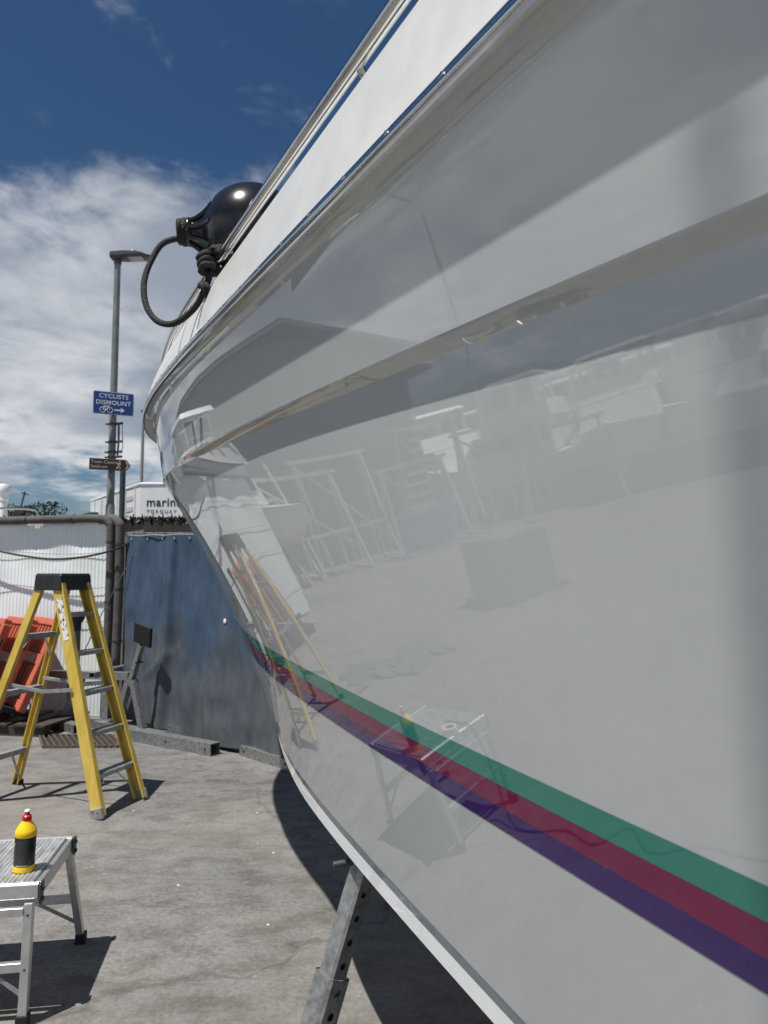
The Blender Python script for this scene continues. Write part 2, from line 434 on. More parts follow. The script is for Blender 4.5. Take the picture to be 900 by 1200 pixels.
def hollow(mb, a, b, w, h, th=.006, up=(0, 0, 1)):
    """a square tube with open ends"""
    a, b = Vector(a), Vector(b); z = (b - a).normalized(); x = Vector(up).cross(z)
    if x.length < 1e-4: x = Vector((1, 0, 0)).cross(z)
    x.normalize(); y = z.cross(x); vs = []
    for p in (a, b):
        for k in (0, th):
            for sx, sy in ((-1, -1), (1, -1), (1, 1), (-1, 1)):
                vs.append(p + x * sx * (w / 2 - k) + y * sy * (h / 2 - k))
    fs = []
    for j in range(4):
        k = (j + 1) % 4
        fs += [(j, k, 8 + k, 8 + j), (4 + k, 4 + j, 12 + j, 12 + k), (k, j, 4 + j, 4 + k), (8 + j, 8 + k, 12 + k, 12 + j)]
    return mb.add(vs, fs)

# ------------------------------------------------------------------ props under the boat
def punched_tube(mb, a, b, w, holes, r, up, th=.004):
    """square tube; two opposite faces carry a row of round holes"""
    a, b = Vector(a), Vector(b); L = (b - a).length; z = (b - a).normalized(); x = Vector(up).cross(z).normalized(); y = z.cross(x)
    c = w * .12
    def P(i, j, k): return a + x * i + y * j + z * k
    seg = sorted(holes)
    for sx in (1, -1):
        q = 0.0
        wy = w / 2 - c
        for hz in seg + [None]:
            e = (hz - r * 1.5) if hz is not None else L
            mb.add([P(sx * w / 2, -wy, q), P(sx * w / 2, wy, q), P(sx * w / 2, wy, e), P(sx * w / 2, -wy, e)], [(0, 1, 2, 3)])
            if hz is None: break
            n = 16; vo = []; vi = []; vd = []
            for k in range(n):
                an = 2 * PI * k / n; ca, sa = math.cos(an), math.sin(an); m = max(abs(ca), abs(sa))
                vo.append(P(sx * w / 2, ca / m * wy, hz + sa / m * r * 1.5)); vi.append(P(sx * w / 2, ca * r, hz + sa * r)); vd.append(P(sx * (w / 2 - th), ca * r, hz + sa * r))
            mb.add(vo + vi + vd, [(k, (k + 1) % n, n + (k + 1) % n, n + k) for k in range(n)] + [(n + k, n + (k + 1) % n, 2 * n + (k + 1) % n, 2 * n + k) for k in range(n)])
            q = hz + r * 1.5
    for sy in (1, -1):
        wx = w / 2 - c
        mb.add([P(-wx, sy * w / 2, 0), P(wx, sy * w / 2, 0), P(wx, sy * w / 2, L), P(-wx, sy * w / 2, L)], [(0, 1, 2, 3)])
        for sx in (1, -1):
            mb.add([P(sx * w / 2, sy * wx, 0), P(sx * wx, sy * w / 2, 0), P(sx * wx, sy * w / 2, L), P(sx * w / 2, sy * wx, L)], [(0, 1, 2, 3)])
    mb.add([P(-w / 2 + c, -w / 2, L), P(w / 2 - c, -w / 2, L), P(w / 2, 0, L), P(w / 2 - c, w / 2, L), P(-w / 2 + c, w / 2, L), P(-w / 2, 0, L)], [(0, 1, 2, 3, 4, 5)])
    return mb
PROP_TOP = Vector((.250, .114, .80)); PROP_FOOT = Vector((.004, .002, .012))
def make_prop(loc, rz, label):
    t = thing('boat_prop', label, 'boat prop', loc, rz, 'props holding up the white boat')
    d = (PROP_TOP - PROP_FOOT).normalized(); L = (PROP_TOP - PROP_FOOT).length
    up = (.75, .66, 0)
    f = .60
    a = PROP_FOOT + d * (L * f - .08)
    punched_tube(MB(), a, PROP_TOP, .066, [.115 + .068 * i for i in range(4)], .0105, up).build('inner_tube', galv, t, smooth=30, fix=True)
    punched_tube(MB(), PROP_FOOT, PROP_FOOT + d * L * f, .084, [L * f - .035, L * f - .10, L * f - .20], .012, up).build('outer_sleeve', galv, t, smooth=30)
    MB().box(PROP_FOOT - Vector((0, 0, .006)), (.20, .20, .012)).build('foot_plate', galv, t, bevel=.002)
    MB().tube([PROP_TOP - d * .03, PROP_TOP + d * .10], .017, 12).build('screw_rod', dark_steel, t, smooth=40)
    MB().tube([PROP_TOP + Vector((-.10, -.02, -.01)), PROP_TOP + Vector((.06, .02, .005))], .011, 10).build('handle', dark_steel, t, smooth=40)
    MB().box(PROP_TOP + d * .11, (.16, .12, .02), Matrix.Rotation(R(-14), 3, 'Y')).build('pad', black_rubber, t, bevel=.004)
    return t
pr = make_prop((-.305, 2.25, 0), R(0), 'galvanised boat prop of punched square tube leaning under the white bow')
rzp = 0
for (s, side, lb) in ((-.9, 0, 'galvanised boat prop under the middle of the near side of the hull'), (.9, 1, 'galvanised boat prop under the far side of the bow'), (-.9, 1, 'galvanised boat prop under the middle of the far side of the hull')):
    if side == 0: p = world(Vector((s, 1.10, 0))); rz = 0
    else: p = world(Vector((s, 2 * TC - .92, 0))); rz = PI
    dup(pr, (p.x, p.y, 0), (0, 0, rz), lb)
kb = None
for i, s in enumerate((1.6, -.6, -2.7)):
    p = world(Vector((s, TC, 0))); zk = .34
    lb = 'stack of rough timber blocks under the keel, %s' % ('below the bow', 'below the middle of the boat', 'below the stern')[i]
    if kb is None:
        wood = mat('rough_timber', (.16, .12, .08), rough=.8, var=.3, scale=8, bump=.3, stretch=(1, 1, 6))
        kb = thing('keel_block', lb, 'keel block', (p.x, p.y, 0), math.atan2(R_.y, R_.x), 'timber blocks under the keel')
        for k in range(3):
            MB().box((0, 0, .055 + k * .111), (.6 - .06 * k, .26, .11)).build('timber', wood, kb, bevel=.006)
    else: dup(kb, (p.x, p.y, 0), kb.rotation_euler, lb)

# ------------------------------------------------------------------ fender and its rope
FC = Vector((-.556, 3.02, 3.095)); FR = .218
fm = mat('fender_vinyl', (.010, .010, .012), rough=.2, spec=.5, var=.3, scale=12, bump=.04, bscale=30, fleck=.07, fcol=(.09, .09, .09), fscale=22)
rope_m = mat('braided_rope', (.008, .008, .009), rough=.7, bump=.8, scale=60, bscale=160)
fen = thing('ball_fender', 'black ball fender with a ribbed neck and looped black rope, lashed to the bow rail', 'fender', FC)
nd = Vector((-.97, -.15, .02)).normalized()                     # the neck points out to port
mrot = nd.to_track_quat('Z', 'Y').to_matrix()
prf = [(.0005, -FR)] + [(FR * math.sin(a), -FR * math.cos(a)) for a in [PI * k / 24 for k in range(1, 19)]]
prf += [(.118, .176), (.092, .192), (.072, .206), (.056, .228), (.047, .252), (.044, .268), (.030, .282), (.0005, .284)]
ball = MB().lathe(prf, 40, rot=mrot).build('ball', fm, fen, smooth=32)
xs = nd.orthogonal().normalized(); ys = nd.cross(xs)
for k in range(8):
    an = 2 * PI * k / 8; e = xs * math.cos(an) + ys * math.sin(an)
    MB().tube(bez([nd * .165 + e * .128, nd * .195 + e * .090, nd * .235 + e * .058, nd * .27 + e * .046], 4), [.011] * 12 + [.009], 6).build('rib', fm, ball, smooth=50)
MB().tube([nd * .262 + (xs * math.cos(2 * PI * k / 14) + ys * math.sin(2 * PI * k / 14)) * .044 for k in range(14)], .016, 8, closed=True).build('collar', fm, ball, smooth=50)
def px(x, y, Y):   # a point at depth Y that stands at these bearings from the place the picture was taken
    cx = (x - 450) / 866; cy = (600 - y) / 866; th = R(4.75); d = Vector((cx, math.cos(th) - math.sin(th) * cy, math.sin(th) + math.cos(th) * cy))
    return Vector((0, 0, 1.68)) + d * (Y / d.y)
neck = FC + nd * .275
loop = [neck + Vector((.02, .0, -.02)), px(193, 284, 2.95), px(178, 304, 2.93), px(169, 330, 2.90), px(171, 357, 2.87), px(184, 376, 2.84), px(204, 379, 2.80), px(226, 363, 2.76), px(239, 342, 2.72), px(246, 322, 2.72)]
rp = MB().tube([p - FC for p in bez(loop, 10)], .0125, 10).build('rope', rope_m, fen, smooth=50)
def knot(name, c, ax, rad, r, turns, pitch, par):
    z = Vector(ax).normalized(); x = z.orthogonal().normalized(); y = z.cross(x); n = int(14 * turns)
    P = [c + (x * math.cos(2 * PI * k / 14) + y * math.sin(2 * PI * k / 14)) * rad * (1 + .12 * math.sin(k * 1.7)) + z * pitch * (k / 14) for k in range(n + 1)]
    return MB().tube([p - FC for p in P], r, 8).build(name, rope_m, par, smooth=50)
knot('knot', neck - nd * .014, nd, .044, .0135, 2.3, .017, rp)
knot('knot', px(243, 318, 2.70), (-.2, .2, 1), .023, .0125, 3.2, .024, rp)
knot('knot', px(249, 300, 2.72), (.5, .7, .5), .024, .0125, 2.6, .022, rp)
knot('knot', px(236, 340, 2.70), (1, .3, .2), .022, .011, 1.7, .016, rp)
knot('lashing', px(258, 306, 2.74), H_, .030, .0115, 3.0, .026, rp)
MB().tube([p - FC for p in bez([px(252, 300, 2.74), px(262, 290, 2.86), FC + Vector((-.02, -.09, -.19)), FC + Vector((.02, -.04, -.20))], 8)], .0115, 8).build('tail', rope_m, rp, smooth=50)
for dx in (0, 7):
    MB().tube([p - FC for p in bez([px(243 + dx, 335, 2.70), px(238 + dx * .8, 355, 2.69), px(231 + dx * .7, 385, 2.68)], 6)], .0022, 6).build('whipping_twine', mat('pale_twine', (.25, .25, .25), rough=.8), rp, smooth=50)

# ------------------------------------------------------------------ step ladder
lad = thing('step_ladder', 'yellow fibreglass step ladder with a black top standing open on the concrete', 'ladder', (-2.43, 5.62, 0), R(-17.7))
def chan(a, b, w, th, fl, side):
    mb = MB(); a, b = Vector(a), Vector(b); z = (b - a).normalized(); x = Vector((0, 1, 0)).cross(z).normalized(); y = z.cross(x)
    mb.bar(a, b, w, th, up=(0, 1, 0))
    for s in (-1, 1):
        o = x * s * (w / 2 - .006) + y * (-side) * (fl / 2 + th / 2)
        mb.bar(a + o, b + o, .0118, fl, up=(0, 1, 0))
    return mb
FX, BX = .575, -.62
def fr(z): return FX - (FX - .075) * z / 1.62
def fy(z): return .245 - .095 * z / 1.62
def bxx(z): return BX + (-.075 - BX) * z / 1.60
def byy(z): return .28 - .13 * z / 1.60
for sd_ in (-1, 1):
    f1 = chan((fr(.015), sd_ * fy(.015), .015), (fr(1.60), sd_ * fy(1.60), 1.60), .092, .008, .034, sd_).build('front_rail', grp_yellow, lad, bevel=.002, seg=1)
    b1 = chan((bxx(.015), sd_ * byy(.015), .015), (bxx(1.58), sd_ * byy(1.58), 1.58), .060, .008, .028, sd_).build('rear_rail', grp_yellow, lad, bevel=.002, seg=1)
    sh = MB().box((fr(.035), sd_ * (fy(.03) + .004), .036), (.10, .022, .072), Matrix.Rotation(R(-15), 3, 'Y')).build('shoe', alu_dull, f1, bevel=.003)
    for q in (-.02, .02): MB().lathe([(.006, 0), (.006, .003), (.003, .005)], 8, (fr(.05) + q, sd_ * (fy(.03) + .0145), .05), Matrix.Rotation(R(-90 * sd_), 3, 'X')).build('rivet', dark_steel, f1)
    MB().box((bxx(.02), sd_ * byy(.02), .02), (.075, .045, .04)).build('shoe', black_rubber, b1, bevel=.003)
for i in range(5):
    z = .275 + .278 * i; w = 2 * fy(z) - .02
    mb = MB().box((fr(z) - .008, 0, z), (.088, w, .006))
    for q in (-.038, .038): mb.box((fr(z) - .008 + q, 0, z - .015), (.006, w, .026))
    for q in range(6): mb.box((fr(z) - .036 + q * .0115, 0, z + .0042), (.004, w, .0025))
    mb.build('tread', alu_dull, lad)
for z in (.30, .80, 1.22):
    w = 2 * byy(z) - .02
    MB().box((bxx(z), 0, z), (.055, w, .022)).box((bxx(z) + .02, 0, z - .016), (.005, w, .03)).build('rear_rung', alu_dull, lad, bevel=.002, seg=1)
for sd_ in (-1, 1):
    p, q = Vector((bxx(.86) + .01, sd_ * (byy(.86) - .03), .865)), Vector((fr(.84) - .02, sd_ * (fy(.84) + .012), .855)); m_ = p.lerp(q, .55) + Vector((0, 0, -.03))
    sp = MB().bar(p, m_, .006, .026, up=(0, 0, 1)).bar(m_ + Vector((0, .005 * sd_, 0)), q + Vector((0, .005 * sd_, 0)), .006, .026, up=(0, 0, 1)).build('spreader', alu_dull, lad, bevel=.001, seg=1)
    MB().bar((fr(.27) - .03, sd_ * .05, .265), (fr(.07) - .03, sd_ * (fy(.07) - .012), .07), .018, .005).build('brace', alu_dull, lad)
    MB().bar((bxx(.30), sd_ * .10, .295), (bxx(.08), sd_ * (byy(.08) - .015), .08), .016, .005).build('brace', alu_dull, lad)
    MB().bar((bxx(1.22), sd_ * .06, 1.21), (bxx(1.05), sd_ * (byy(1.05) - .012), 1.05), .014, .005).build('brace', alu_dull, lad)
mb = MB()
n_ = 5
cap_poly = [(-.115, -.155), (.12, -.16), (.12, .16), (-.115, .155)]
rows = []
for (k, z) in ((1.06, 1.555), (1.03, 1.60), (1.0, 1.665), (.95, 1.68)):
    rows.append([Vector((x * k + (.004 if z < 1.6 else 0), y * k, z)) for x, y in cap_poly + cap_poly[:1]])
mb.grid(rows); mb.add(rows[-1][:4], [(0, 1, 2, 3)])
mb.grid([[Vector((x * .94, y * .94, z)) for x, y in cap_poly + cap_poly[:1]] for z in (1.555, 1.665)])
mb.build('top_cap', black_plastic, lad, bevel=.006)
def label_mat():
    m = mat('worn_label', (.75, .74, .70), rough=.6); nt = m.node_tree; b = nt.nodes['Principled BSDF']
    tc = nt.nodes.new('ShaderNodeTexCoord'); mp = nt.nodes.new('ShaderNodeMapping'); mp.inputs['Scale'].default_value = (38, 1, 24)
    n = nt.nodes.new('ShaderNodeTexNoise'); n.inputs['Scale'].default_value = 1.2; n.inputs['Detail'].default_value = 3
    cr = nt.nodes.new('ShaderNodeValToRGB'); cr.color_ramp.elements[0].position = .40; cr.color_ramp.elements[1].position = .45
    cr.color_ramp.elements[0].color = (.12, .09, .07, 1); cr.color_ramp.elements[1].color = (.75, .74, .70, 1)
    nt.links.new(tc.outputs['Object'], mp.inputs[0]); nt.links.new(mp.outputs[0], n.inputs[0]); nt.links.new(n.outputs[0], cr.inputs[0]); nt.links.new(cr.outputs[0], b.inputs['Base Color'])
    return m
za, zb = 1.20, 1.50
lb_ = MB().bar((fr(za), -fy(za) - .0052, za), (fr(zb), -fy(zb) - .0052, zb), .050, .0012, up=(0, 1, 0)).build('sticker', label_mat(), lad); lb_['label'] = 'worn white sticker on the near front rail'

# ------------------------------------------------------------------ folding work platform
pf = thing('work_platform', 'low aluminium folding work platform with a ribbed deck and splayed legs', 'work platform', (-1.669, 3.145, 0), R(9))
DX, DY, DZ = .31, .262, .50
for i in range(3):
    x0 = -DX + .022 + i * .1915; w = .1903; mb = MB()
    prof = []; nr = 11
    for k in range(nr):
        a_ = x0 + w * k / nr; b_ = x0 + w * (k + 1) / nr; m1 = a_ + (b_ - a_) * .18; m2 = a_ + (b_ - a_) * .82
        prof += [(a_, DZ - .004), (m1, DZ), (m2, DZ)]
    prof += [(x0 + w, DZ - .004), (x0 + w, DZ - .022), (x0, DZ - .022)]
    mb.prism(prof, 2 * DY - .05, Matrix.Translation((0, -DY + .025, 0)))
    mb.build('deck_board', mat('deck_aluminium', (.50, .51, .52), rough=.5, metal=.6, var=.3, scale=30, stretch=(1, .25, 1), fleck=.13, fcol=(.68, .67, .62), fscale=26), pf)
for sy in (-1, 1):
    mb = MB().prism([(sy * (DY - .025), DZ - .004), (sy * (DY - .012), DZ + .001), (sy * DY, DZ - .006), (sy * (DY + .002), DZ - .055), (sy * (DY - .006), DZ - .062), (sy * (DY - .025), DZ - .055)], 2 * DX, Matrix(((0, 1, 0, -DX), (1, 0, 0, 0), (0, 0, 1, 0), (0, 0, 0, 1))))
    mb.build('side_rail', alu, pf, bevel=.0015, seg=1)
for sx in (-1, 1):
    MB().box((sx * (DX - .008), 0, DZ - .034), (.020, 2 * DY - .052, .058)).build('end_rail', alu, pf, bevel=.002, seg=1)
for sy in (-1, 1):
    yt, yb = sy * (DY - .004), sy * (DY + (.075 if sy > 0 else .03))
    for sx in (-1, 1):
        lg = MB().bar((sx * (DX - .030 + .005 * (sy > 0)), yt, DZ - .07 + .045 * (sy > 0)), (sx * (DX - .030 + .060 * (sy > 0)), yb, .012), .032, .036, up=(0, 1, 0)).build('leg', alu, pf, bevel=.003)
        MB().box((sx * (DX - .030 + .060 * (sy > 0)), yb - sy * .002, .022), (.044, .046, .044)).build('rubber_foot', black_rubber, lg, bevel=.004)
        # folding hinge: dark plates between the deck end and the leg
        MB().prism([(yt - sy * .035, DZ + .0), (yt + sy * .012, DZ - .004), (yt + sy * .016, DZ - .06), (yt - sy * .005, DZ - .085), (yt - sy * .03, DZ - .07)], .008, Matrix(((0, 1, 0, sx * (DX + .004)), (1, 0, 0, 0), (0, 0, 1, 0), (0, 0, 0, 1)))).build('hinge_plate', dark_steel, lg, bevel=.0015, seg=1)
        for zz in (DZ - .022, DZ - .062):
            MB().lathe([(.009, 0), (.009, .004), (.005, .007)], 10, (sx * (DX + .013), yt - sy * .008, zz), Matrix.Rotation(R(90 * sx), 3, 'Y')).build('bolt', dark_steel, lg, smooth=40)
        if sy < 0:
            for zz in (.39, .20): MB().lathe([(.005, 0), (.004, .003)], 8, (sx * (DX - .030), yt + (yb - yt) * (1 - zz / .43) - .018, zz), Matrix.Rotation(R(90), 3, 'X')).build('rivet', dark_steel, lg)
        MB().bar((sx * (DX - .16), sy * (DY + (.045 if sy > 0 else .012)), .195), (sx * (DX - .035 + .04 * (sy > 0)), sy * (DY + (.055 if sy > 0 else .018)), .10), .014, .006, up=(0, 1, 0)).build('brace', alu_dull, lg)
    MB().box((0, sy * (DY + .012), .405), (2 * DX - .09, .022, .03)).build('leg_bar', alu, pf, bevel=.002, seg=1)
    MB().box((0, sy * (DY + (.047 if sy > 0 else .012)), .205), (2 * DX - .09 + .085 * (sy > 0), .024, .034)).build('rung', alu, pf, bevel=.002, seg=1)

# ------------------------------------------------------------------ polish bottle on the platform
bt = thing('polish_bottle', 'yellow polish bottle with a black label and red nozzle standing on the platform', 'bottle', (-1.437, 3.055, .501))
by = mat('bottle_yellow', (.86, .56, .012), rough=.35, var=.04, scale=10)
body = MB().lathe([(.0005, 0), (.040, 0), (.043, .004), (.043, .022), (.0415, .026), (.0415, .150), (.0435, .154), (.0435, .171), (.041, .178), (.029, .200), (.020, .213), (.018, .218), (.0005, .219)], 32).build('body', by, bt, smooth=35)
la = mat('label_black', (.014, .014, .015), rough=.35)
MB().lathe([(.0418, .0275), (.0424, .0285), (.0424, .148), (.0418, .149)], 40).build('label', la, bt, smooth=35)
def arcp(name, a0, a1, z0, z1, r, m):
    rows = [[Vector((r * math.cos(a0 + (a1 - a0) * k / 12), r * math.sin(a0 + (a1 - a0) * k / 12), z)) for k in range(13)] for z in (z0, z1)]
    return MB().grid(rows).build(name, m, bt, smooth=35, fix=False)
arcp('label_panel', R(-112), R(-48), .034, .143, .0427, mat('label_grey', (.040, .042, .045), rough=.4, var=.5, scale=300, lo=.5, hi=.62, detail=2, stretch=(1, 1, 1.6)))
arcp('label_band', R(-112), R(-48), .0305, .0345, .0429, mat('label_silver', (.45, .45, .44), rough=.4))
arcp('label_mark', R(-150), R(-128), .118, .128, .0427, mat('label_gold', (.30, .24, .08), rough=.4))
MB().lathe([(.0005, .217), (.0185, .217), (.0195, .220), (.0195, .236), (.016, .240), (.011, .243), (.0095, .254), (.0005, .2545)], 24).build('cap', mat('cap_red', (.50, .014, .018), rough=.35), bt, smooth=35)
MB().lathe([(.0005, .2545), (.009, .2545), (.0125, .2565), (.0105, .2625), (.005, .265), (.0005, .265)], 16).build('nozzle', mat('cap_white', (.8, .8, .78), rough=.4), bt, smooth=35)
bt.rotation_euler = (0, R(1.5), 0); bt.scale = (.93, .93, .89)
tp = thing('tape_roll', 'white roll of tape lying at the front edge of the platform deck', 'tape roll', (-1.66, 2.925, .5005), .3)
MB().lathe([(.030, 0), (.048, 0), (.048, .034), (.030, .034), (.030, 0)], 28).build('roll', white_paint, tp, smooth=40)
MB().lathe([(.0275, .001), (.0298, .001), (.0298, .033), (.0275, .033), (.0275, .001)], 28).build('core', mat('card', (.35, .26, .16), rough=.8), tp, smooth=40)
cbm = mat('cable_black', (.012, .012, .014), rough=.5)
cp = bez([(-1.80, 3.05, .507), (-1.77, 2.92, .508), (-1.755, 2.855, .508), (-1.745, 2.80, .40), (-1.74, 2.78, .20), (-1.64, 2.70, .03), (-1.62, 2.58, .007), (-1.68, 2.40, .007), (-1.60, 2.22, .007), (-1.78, 2.10, .007), (-1.60, 1.95, .007), (-1.70, 1.75, .007), (-1.66, 1.45, .007), (-2.0, 1.1, .007), (-2.3, .4, .007)], 8)
o = MB().tube(cp, .006, 8).build('power_cable', cbm, smooth=50); tag(o, 'thin black power cable trailing from the platform deck down over the concrete', 'cable')

# ------------------------------------------------------------------ white sheeted hoarding with lagged pipes
WR = Vector((-3.20, 8.78, 0)); WD = Vector((-.985, .174, 0))          # right end, direction to the left
WN = Vector((-.174, -.985, 0)); WLEN = 3.4; WH = 2.30
wall = thing('sheeted_hoarding', 'white ribbed plastic sheeting stretched over a site hoarding behind the ladder', 'hoarding', WR)
random.seed(3)
def wfold(a, z):
    top = max(0, 1 - (WH - z) / .55)
    f = .016 * top * math.sin((a * 3.1 - z * 2.6) * 3.2) + .012 * top * math.sin((a + z) * 9.1 + 1) + .006 * math.sin(a * 4.2 + z * 3)
    return f
rows = []
nz = 36; na = int(WLEN / .0115)
for j in range(nz + 1):
    z = .02 + (WH - .02) * j / nz
    rows.append([(WD * (WLEN * i / na) + WN * (.03 + wfold(WLEN * i / na, z) +   .0018 * (1 if i % 4 in (0, 1) else -1)) + Vector((0, 0, z))) for i in range(na + 1)])
sheet_m = mat('white_sheeting', (.82, .90, .915), rough=.45, var=.04, scale=2.5)
MB().grid(rows).build('sheeting', sheet_m, wall, fix=False)
MB().bar(Vector((0, 0, WH / 2)) - WN * .04, Vector((0, 0, WH / 2)) - WN * .04 + WD * WLEN, .03, WH - .02, up=(0, 0, 1)).build('board', mat('hoarding_board', (.30, .27, .22), rough=.8), wall)
for zz, sg in ((1.93, .02), (1.52, .035), (1.12, .015), (.45, .02)):
    MB().tube(bez([Vector((0, 0, zz)) + WN * .052, WD * .7 + Vector((0, 0, zz - sg)) + WN * .056, WD * 1.3 + Vector((0, 0, zz + sg * .6)) + WN * .052, WD * 1.9 + Vector((0, 0, zz - sg * .4)) + WN * .056, WD * WLEN + Vector((0, 0, zz)) + WN * .052], 8), .0035, 6).build('tie_wire', mat('wire_grey', (.28, .28, .28), rough=.6), wall, smooth=50)
lag = mat('pipe_lagging', (.085, .083, .080), rough=.85, var=.22, scale=9, bump=.3, bscale=40)
def lagged(pts, r, label, joints):
    t = thing('lagged_pipe', label, 'pipe', pts[0], 0, 'grey lagged pipes on the hoarding')
    L = [Vector(p) - Vector(pts[0]) for p in pts]
    bp = MB().tube(bez(L, 8), r, 14).build('lagging', lag, t, smooth=40)
    for a_, d in joints:
        a_ = Vector(a_) - Vector(pts[0]); d = Vector(d).normalized()
        MB().tube([a_ - d * .012, a_ + d * .012], r + .004, 14).build('joint_band', dark_steel, bp, smooth=40)
    return t
tz = 2.325; q0 = WR + WN * .085
pA = [q0 + WD * (WLEN + .1) + Vector((0, 0, tz + .01)), q0 + WD * 1.9 + Vector((0, 0, tz - .008)), q0 + WD * .8 + Vector((0, 0, tz)), q0 + WD * .18 + Vector((0, 0, tz)), q0 + WD * .03 + Vector((0, 0, tz - .05)), q0 + WD * -.0 + Vector((0, 0, tz - .20)), q0 + WD * -.0 + Vector((0, 0, 1.2)), q0 + WD * .02 + Vector((0, 0, 0))]
lagged(pA, .049, 'grey lagged pipe along the top of the white hoarding and down its right end', [(q0 + WD * d + Vector((0, 0, tz)), WD) for d in (.5, 1.1, 1.7, 2.3, 2.9)] + [(q0 + Vector((0, 0, z)), (0, 0, 1)) for z in (2.05, 1.35, .6)])
q1 = WR + WD * -.125 + WN * .10
pB = [q1 + WD * .30 + WN * -.09 + Vector((0, 0, tz - .02)), q1 + WD * .12 + WN * -.04 + Vector((0, 0, tz + .0)), q1 + WD * .02 + Vector((0, 0, tz - .06)), q1 + Vector((0, 0, tz - .2)), q1 + Vector((0, 0, 1.2)), q1 + WD * .03 + Vector((0, 0, 0))]
lagged(pB, .052, 'grey lagged pipe standing right of the other, beside the blue tarpaulin', [(q1 + Vector((0, 0, z)), (0, 0, 1)) for z in (2.02, 1.5, .9)])
cab = bez([px(168, 628, 8.45), px(150, 637, 8.50), px(128, 646, 8.56), px(95, 653, 8.64), px(60, 655, 8.72), px(25, 651, 8.80), px(0, 646, 8.86), px(-25, 640, 8.93)], 8)
o = MB().tube(cab, .012, 8).build('slack_cable', cbm, smooth=50); tag(o, 'black cable sagging across the white hoarding', 'cable')
o = MB().tube(bez([px(168, 628, 8.40), px(140, 680, 8.44), px(118, 722, 8.48), px(98, 765, 8.52)], 8), .006, 6).build('guy_line', mat('grey_cord', (.12, .12, .12), rough=.7), smooth=50); tag(o, 'thin grey line running diagonally down from the fence corner', 'rope')
o = MB().box((-2.985, 8.74, 1.02), (.10, .12, 2.04)).build('gap_shade_strip', mat('gap_shade_black', (.016, .015, .014), rough=.8, var=.3), bevel=.006); tag(o, 'black strip standing in for the shaded gap between the pipes and the blue tarpaulin', 'post')  # black box added for the shade in the recess beside the pipes

# ------------------------------------------------------------------ blue tarpaulin fence
TA = Vector((-2.93, 8.56, 0)); TB = Vector((-.60, 6.37, 0)); TDv = (TB - TA); TL = TDv.length; TDv.normalize(); TN = Vector((TDv.y, -TDv.x, 0))
if TN.y > 0: TN = -TN
tarp = thing('tarpaulin_fence', 'faded blue tarpaulin hung along a low fence behind the bow', 'fence', TA)
def tfold(a, z):
    v = .030 * math.exp(-((a - 1.02 + .10 * (2 - z)) / .055) ** 2) + .022 * math.exp(-((a - .75 - .08 * z) / .10) ** 2) + .03 * math.exp(-((a - 1.30 + .04 * z) / .10) ** 2)
    v += .012 * math.sin(a * 4.3 + z * .8) + .003 * math.sin(a * 13 - z * 4.2) + .0012 * math.sin(a * 31 + z * 5)
    v += .006 * math.sin(4.1 * (a * 1.3 + z) + 1.5 * math.sin(2.2 * a - z)) * math.sin(3.3 * (z - a * .5)) + .0025 * math.sin(9.7 * (a - .8 * z) + 2 * math.sin(3 * z + a)) * math.sin(5 * (a + z) + 1)
    v *= 1.7
    v += .05 * max(0, .35 - z) * math.sin(a * 7 + 1.3)
    v += .016 * math.exp(-((z - .55 - .55 * (a - .45)) / .05) ** 2) * max(0, 1 - abs(a - .75) * 2)
    return v
rows = []
for j in range(57):
    w = j / 56
    rows.append([])
    for i in range(161):
        a_ = TL * i / 160; zt = 2.115 - .075 * (a_ / TL) - .012 * math.sin(PI * (a_ % .75) / .75); zb = .045 + .02 * math.sin(a_ * 3)
        z = zb + (zt - zb) * w
        rows[-1].append(TDv * a_ + TN * (.03 + tfold(a_, z)) + Vector((0, 0, z)))
def tarp_mat():
    m = mat('tarpaulin', (.055, .10, .19), rough=.9, spec=.1); nt = m.node_tree; b = nt.nodes['Principled BSDF']; N = nt.nodes.new; Lk = nt.links.new
    tc = N('ShaderNodeTexCoord'); sep = N('ShaderNodeSeparateXYZ'); Lk(tc.outputs['Object'], sep.inputs[0])
    n = N('ShaderNodeTexNoise'); n.inputs['Scale'].default_value = 1.6; n.inputs['Detail'].default_value = 7; n.inputs['Roughness'].default_value = .6; Lk(tc.outputs['Object'], n.inputs[0])
    mm = N('ShaderNodeMath'); mm.operation = 'MULTIPLY_ADD'; Lk(sep.outputs[2], mm.inputs[0]); mm.inputs[1].default_value = .40; Lk(n.outputs[0], mm.inputs[2])
    cr = N('ShaderNodeValToRGB'); e = cr.color_ramp.elements; e[0].position = .45; e[0].color = (.105, .112, .120, 1); e[1].position = 1.25 if False else 1.0; e[1].color = (.055, .088, .140, 1)
    x = e.new(.75); x.color = (.085, .098, .116, 1)
    Lk(mm.outputs[0], cr.inputs[0])
    wv = N('ShaderNodeTexNoise'); wv.inputs['Scale'].default_value = 9; wv.inputs['Detail'].default_value = 8; mp = N('ShaderNodeMapping'); mp.inputs['Scale'].default_value = (1, 1, .55); Lk(tc.outputs['Object'], mp.inputs[0]); Lk(mp.outputs[0], wv.inputs[0])
    mr = N('ShaderNodeMapRange'); Lk(wv.outputs[0], mr.inputs[0]); mr.inputs[1].default_value = .3; mr.inputs[2].default_value = .75; mr.inputs[3].default_value = .80; mr.inputs[4].default_value = 1.22
    mx = N('ShaderNodeMix'); mx.data_type = 'RGBA'; mx.blend_type = 'MULTIPLY'; mx.inputs[0].default_value = 1; Lk(cr.outputs[0], mx.inputs[6]); Lk(mr.outputs[0], mx.inputs[7])
    Lk(mx.outputs[2], b.inputs['Base Color'])
    return m
MB().grid(rows).build('tarpaulin', tarp_mat(), tarp, smooth=80, fix=False)
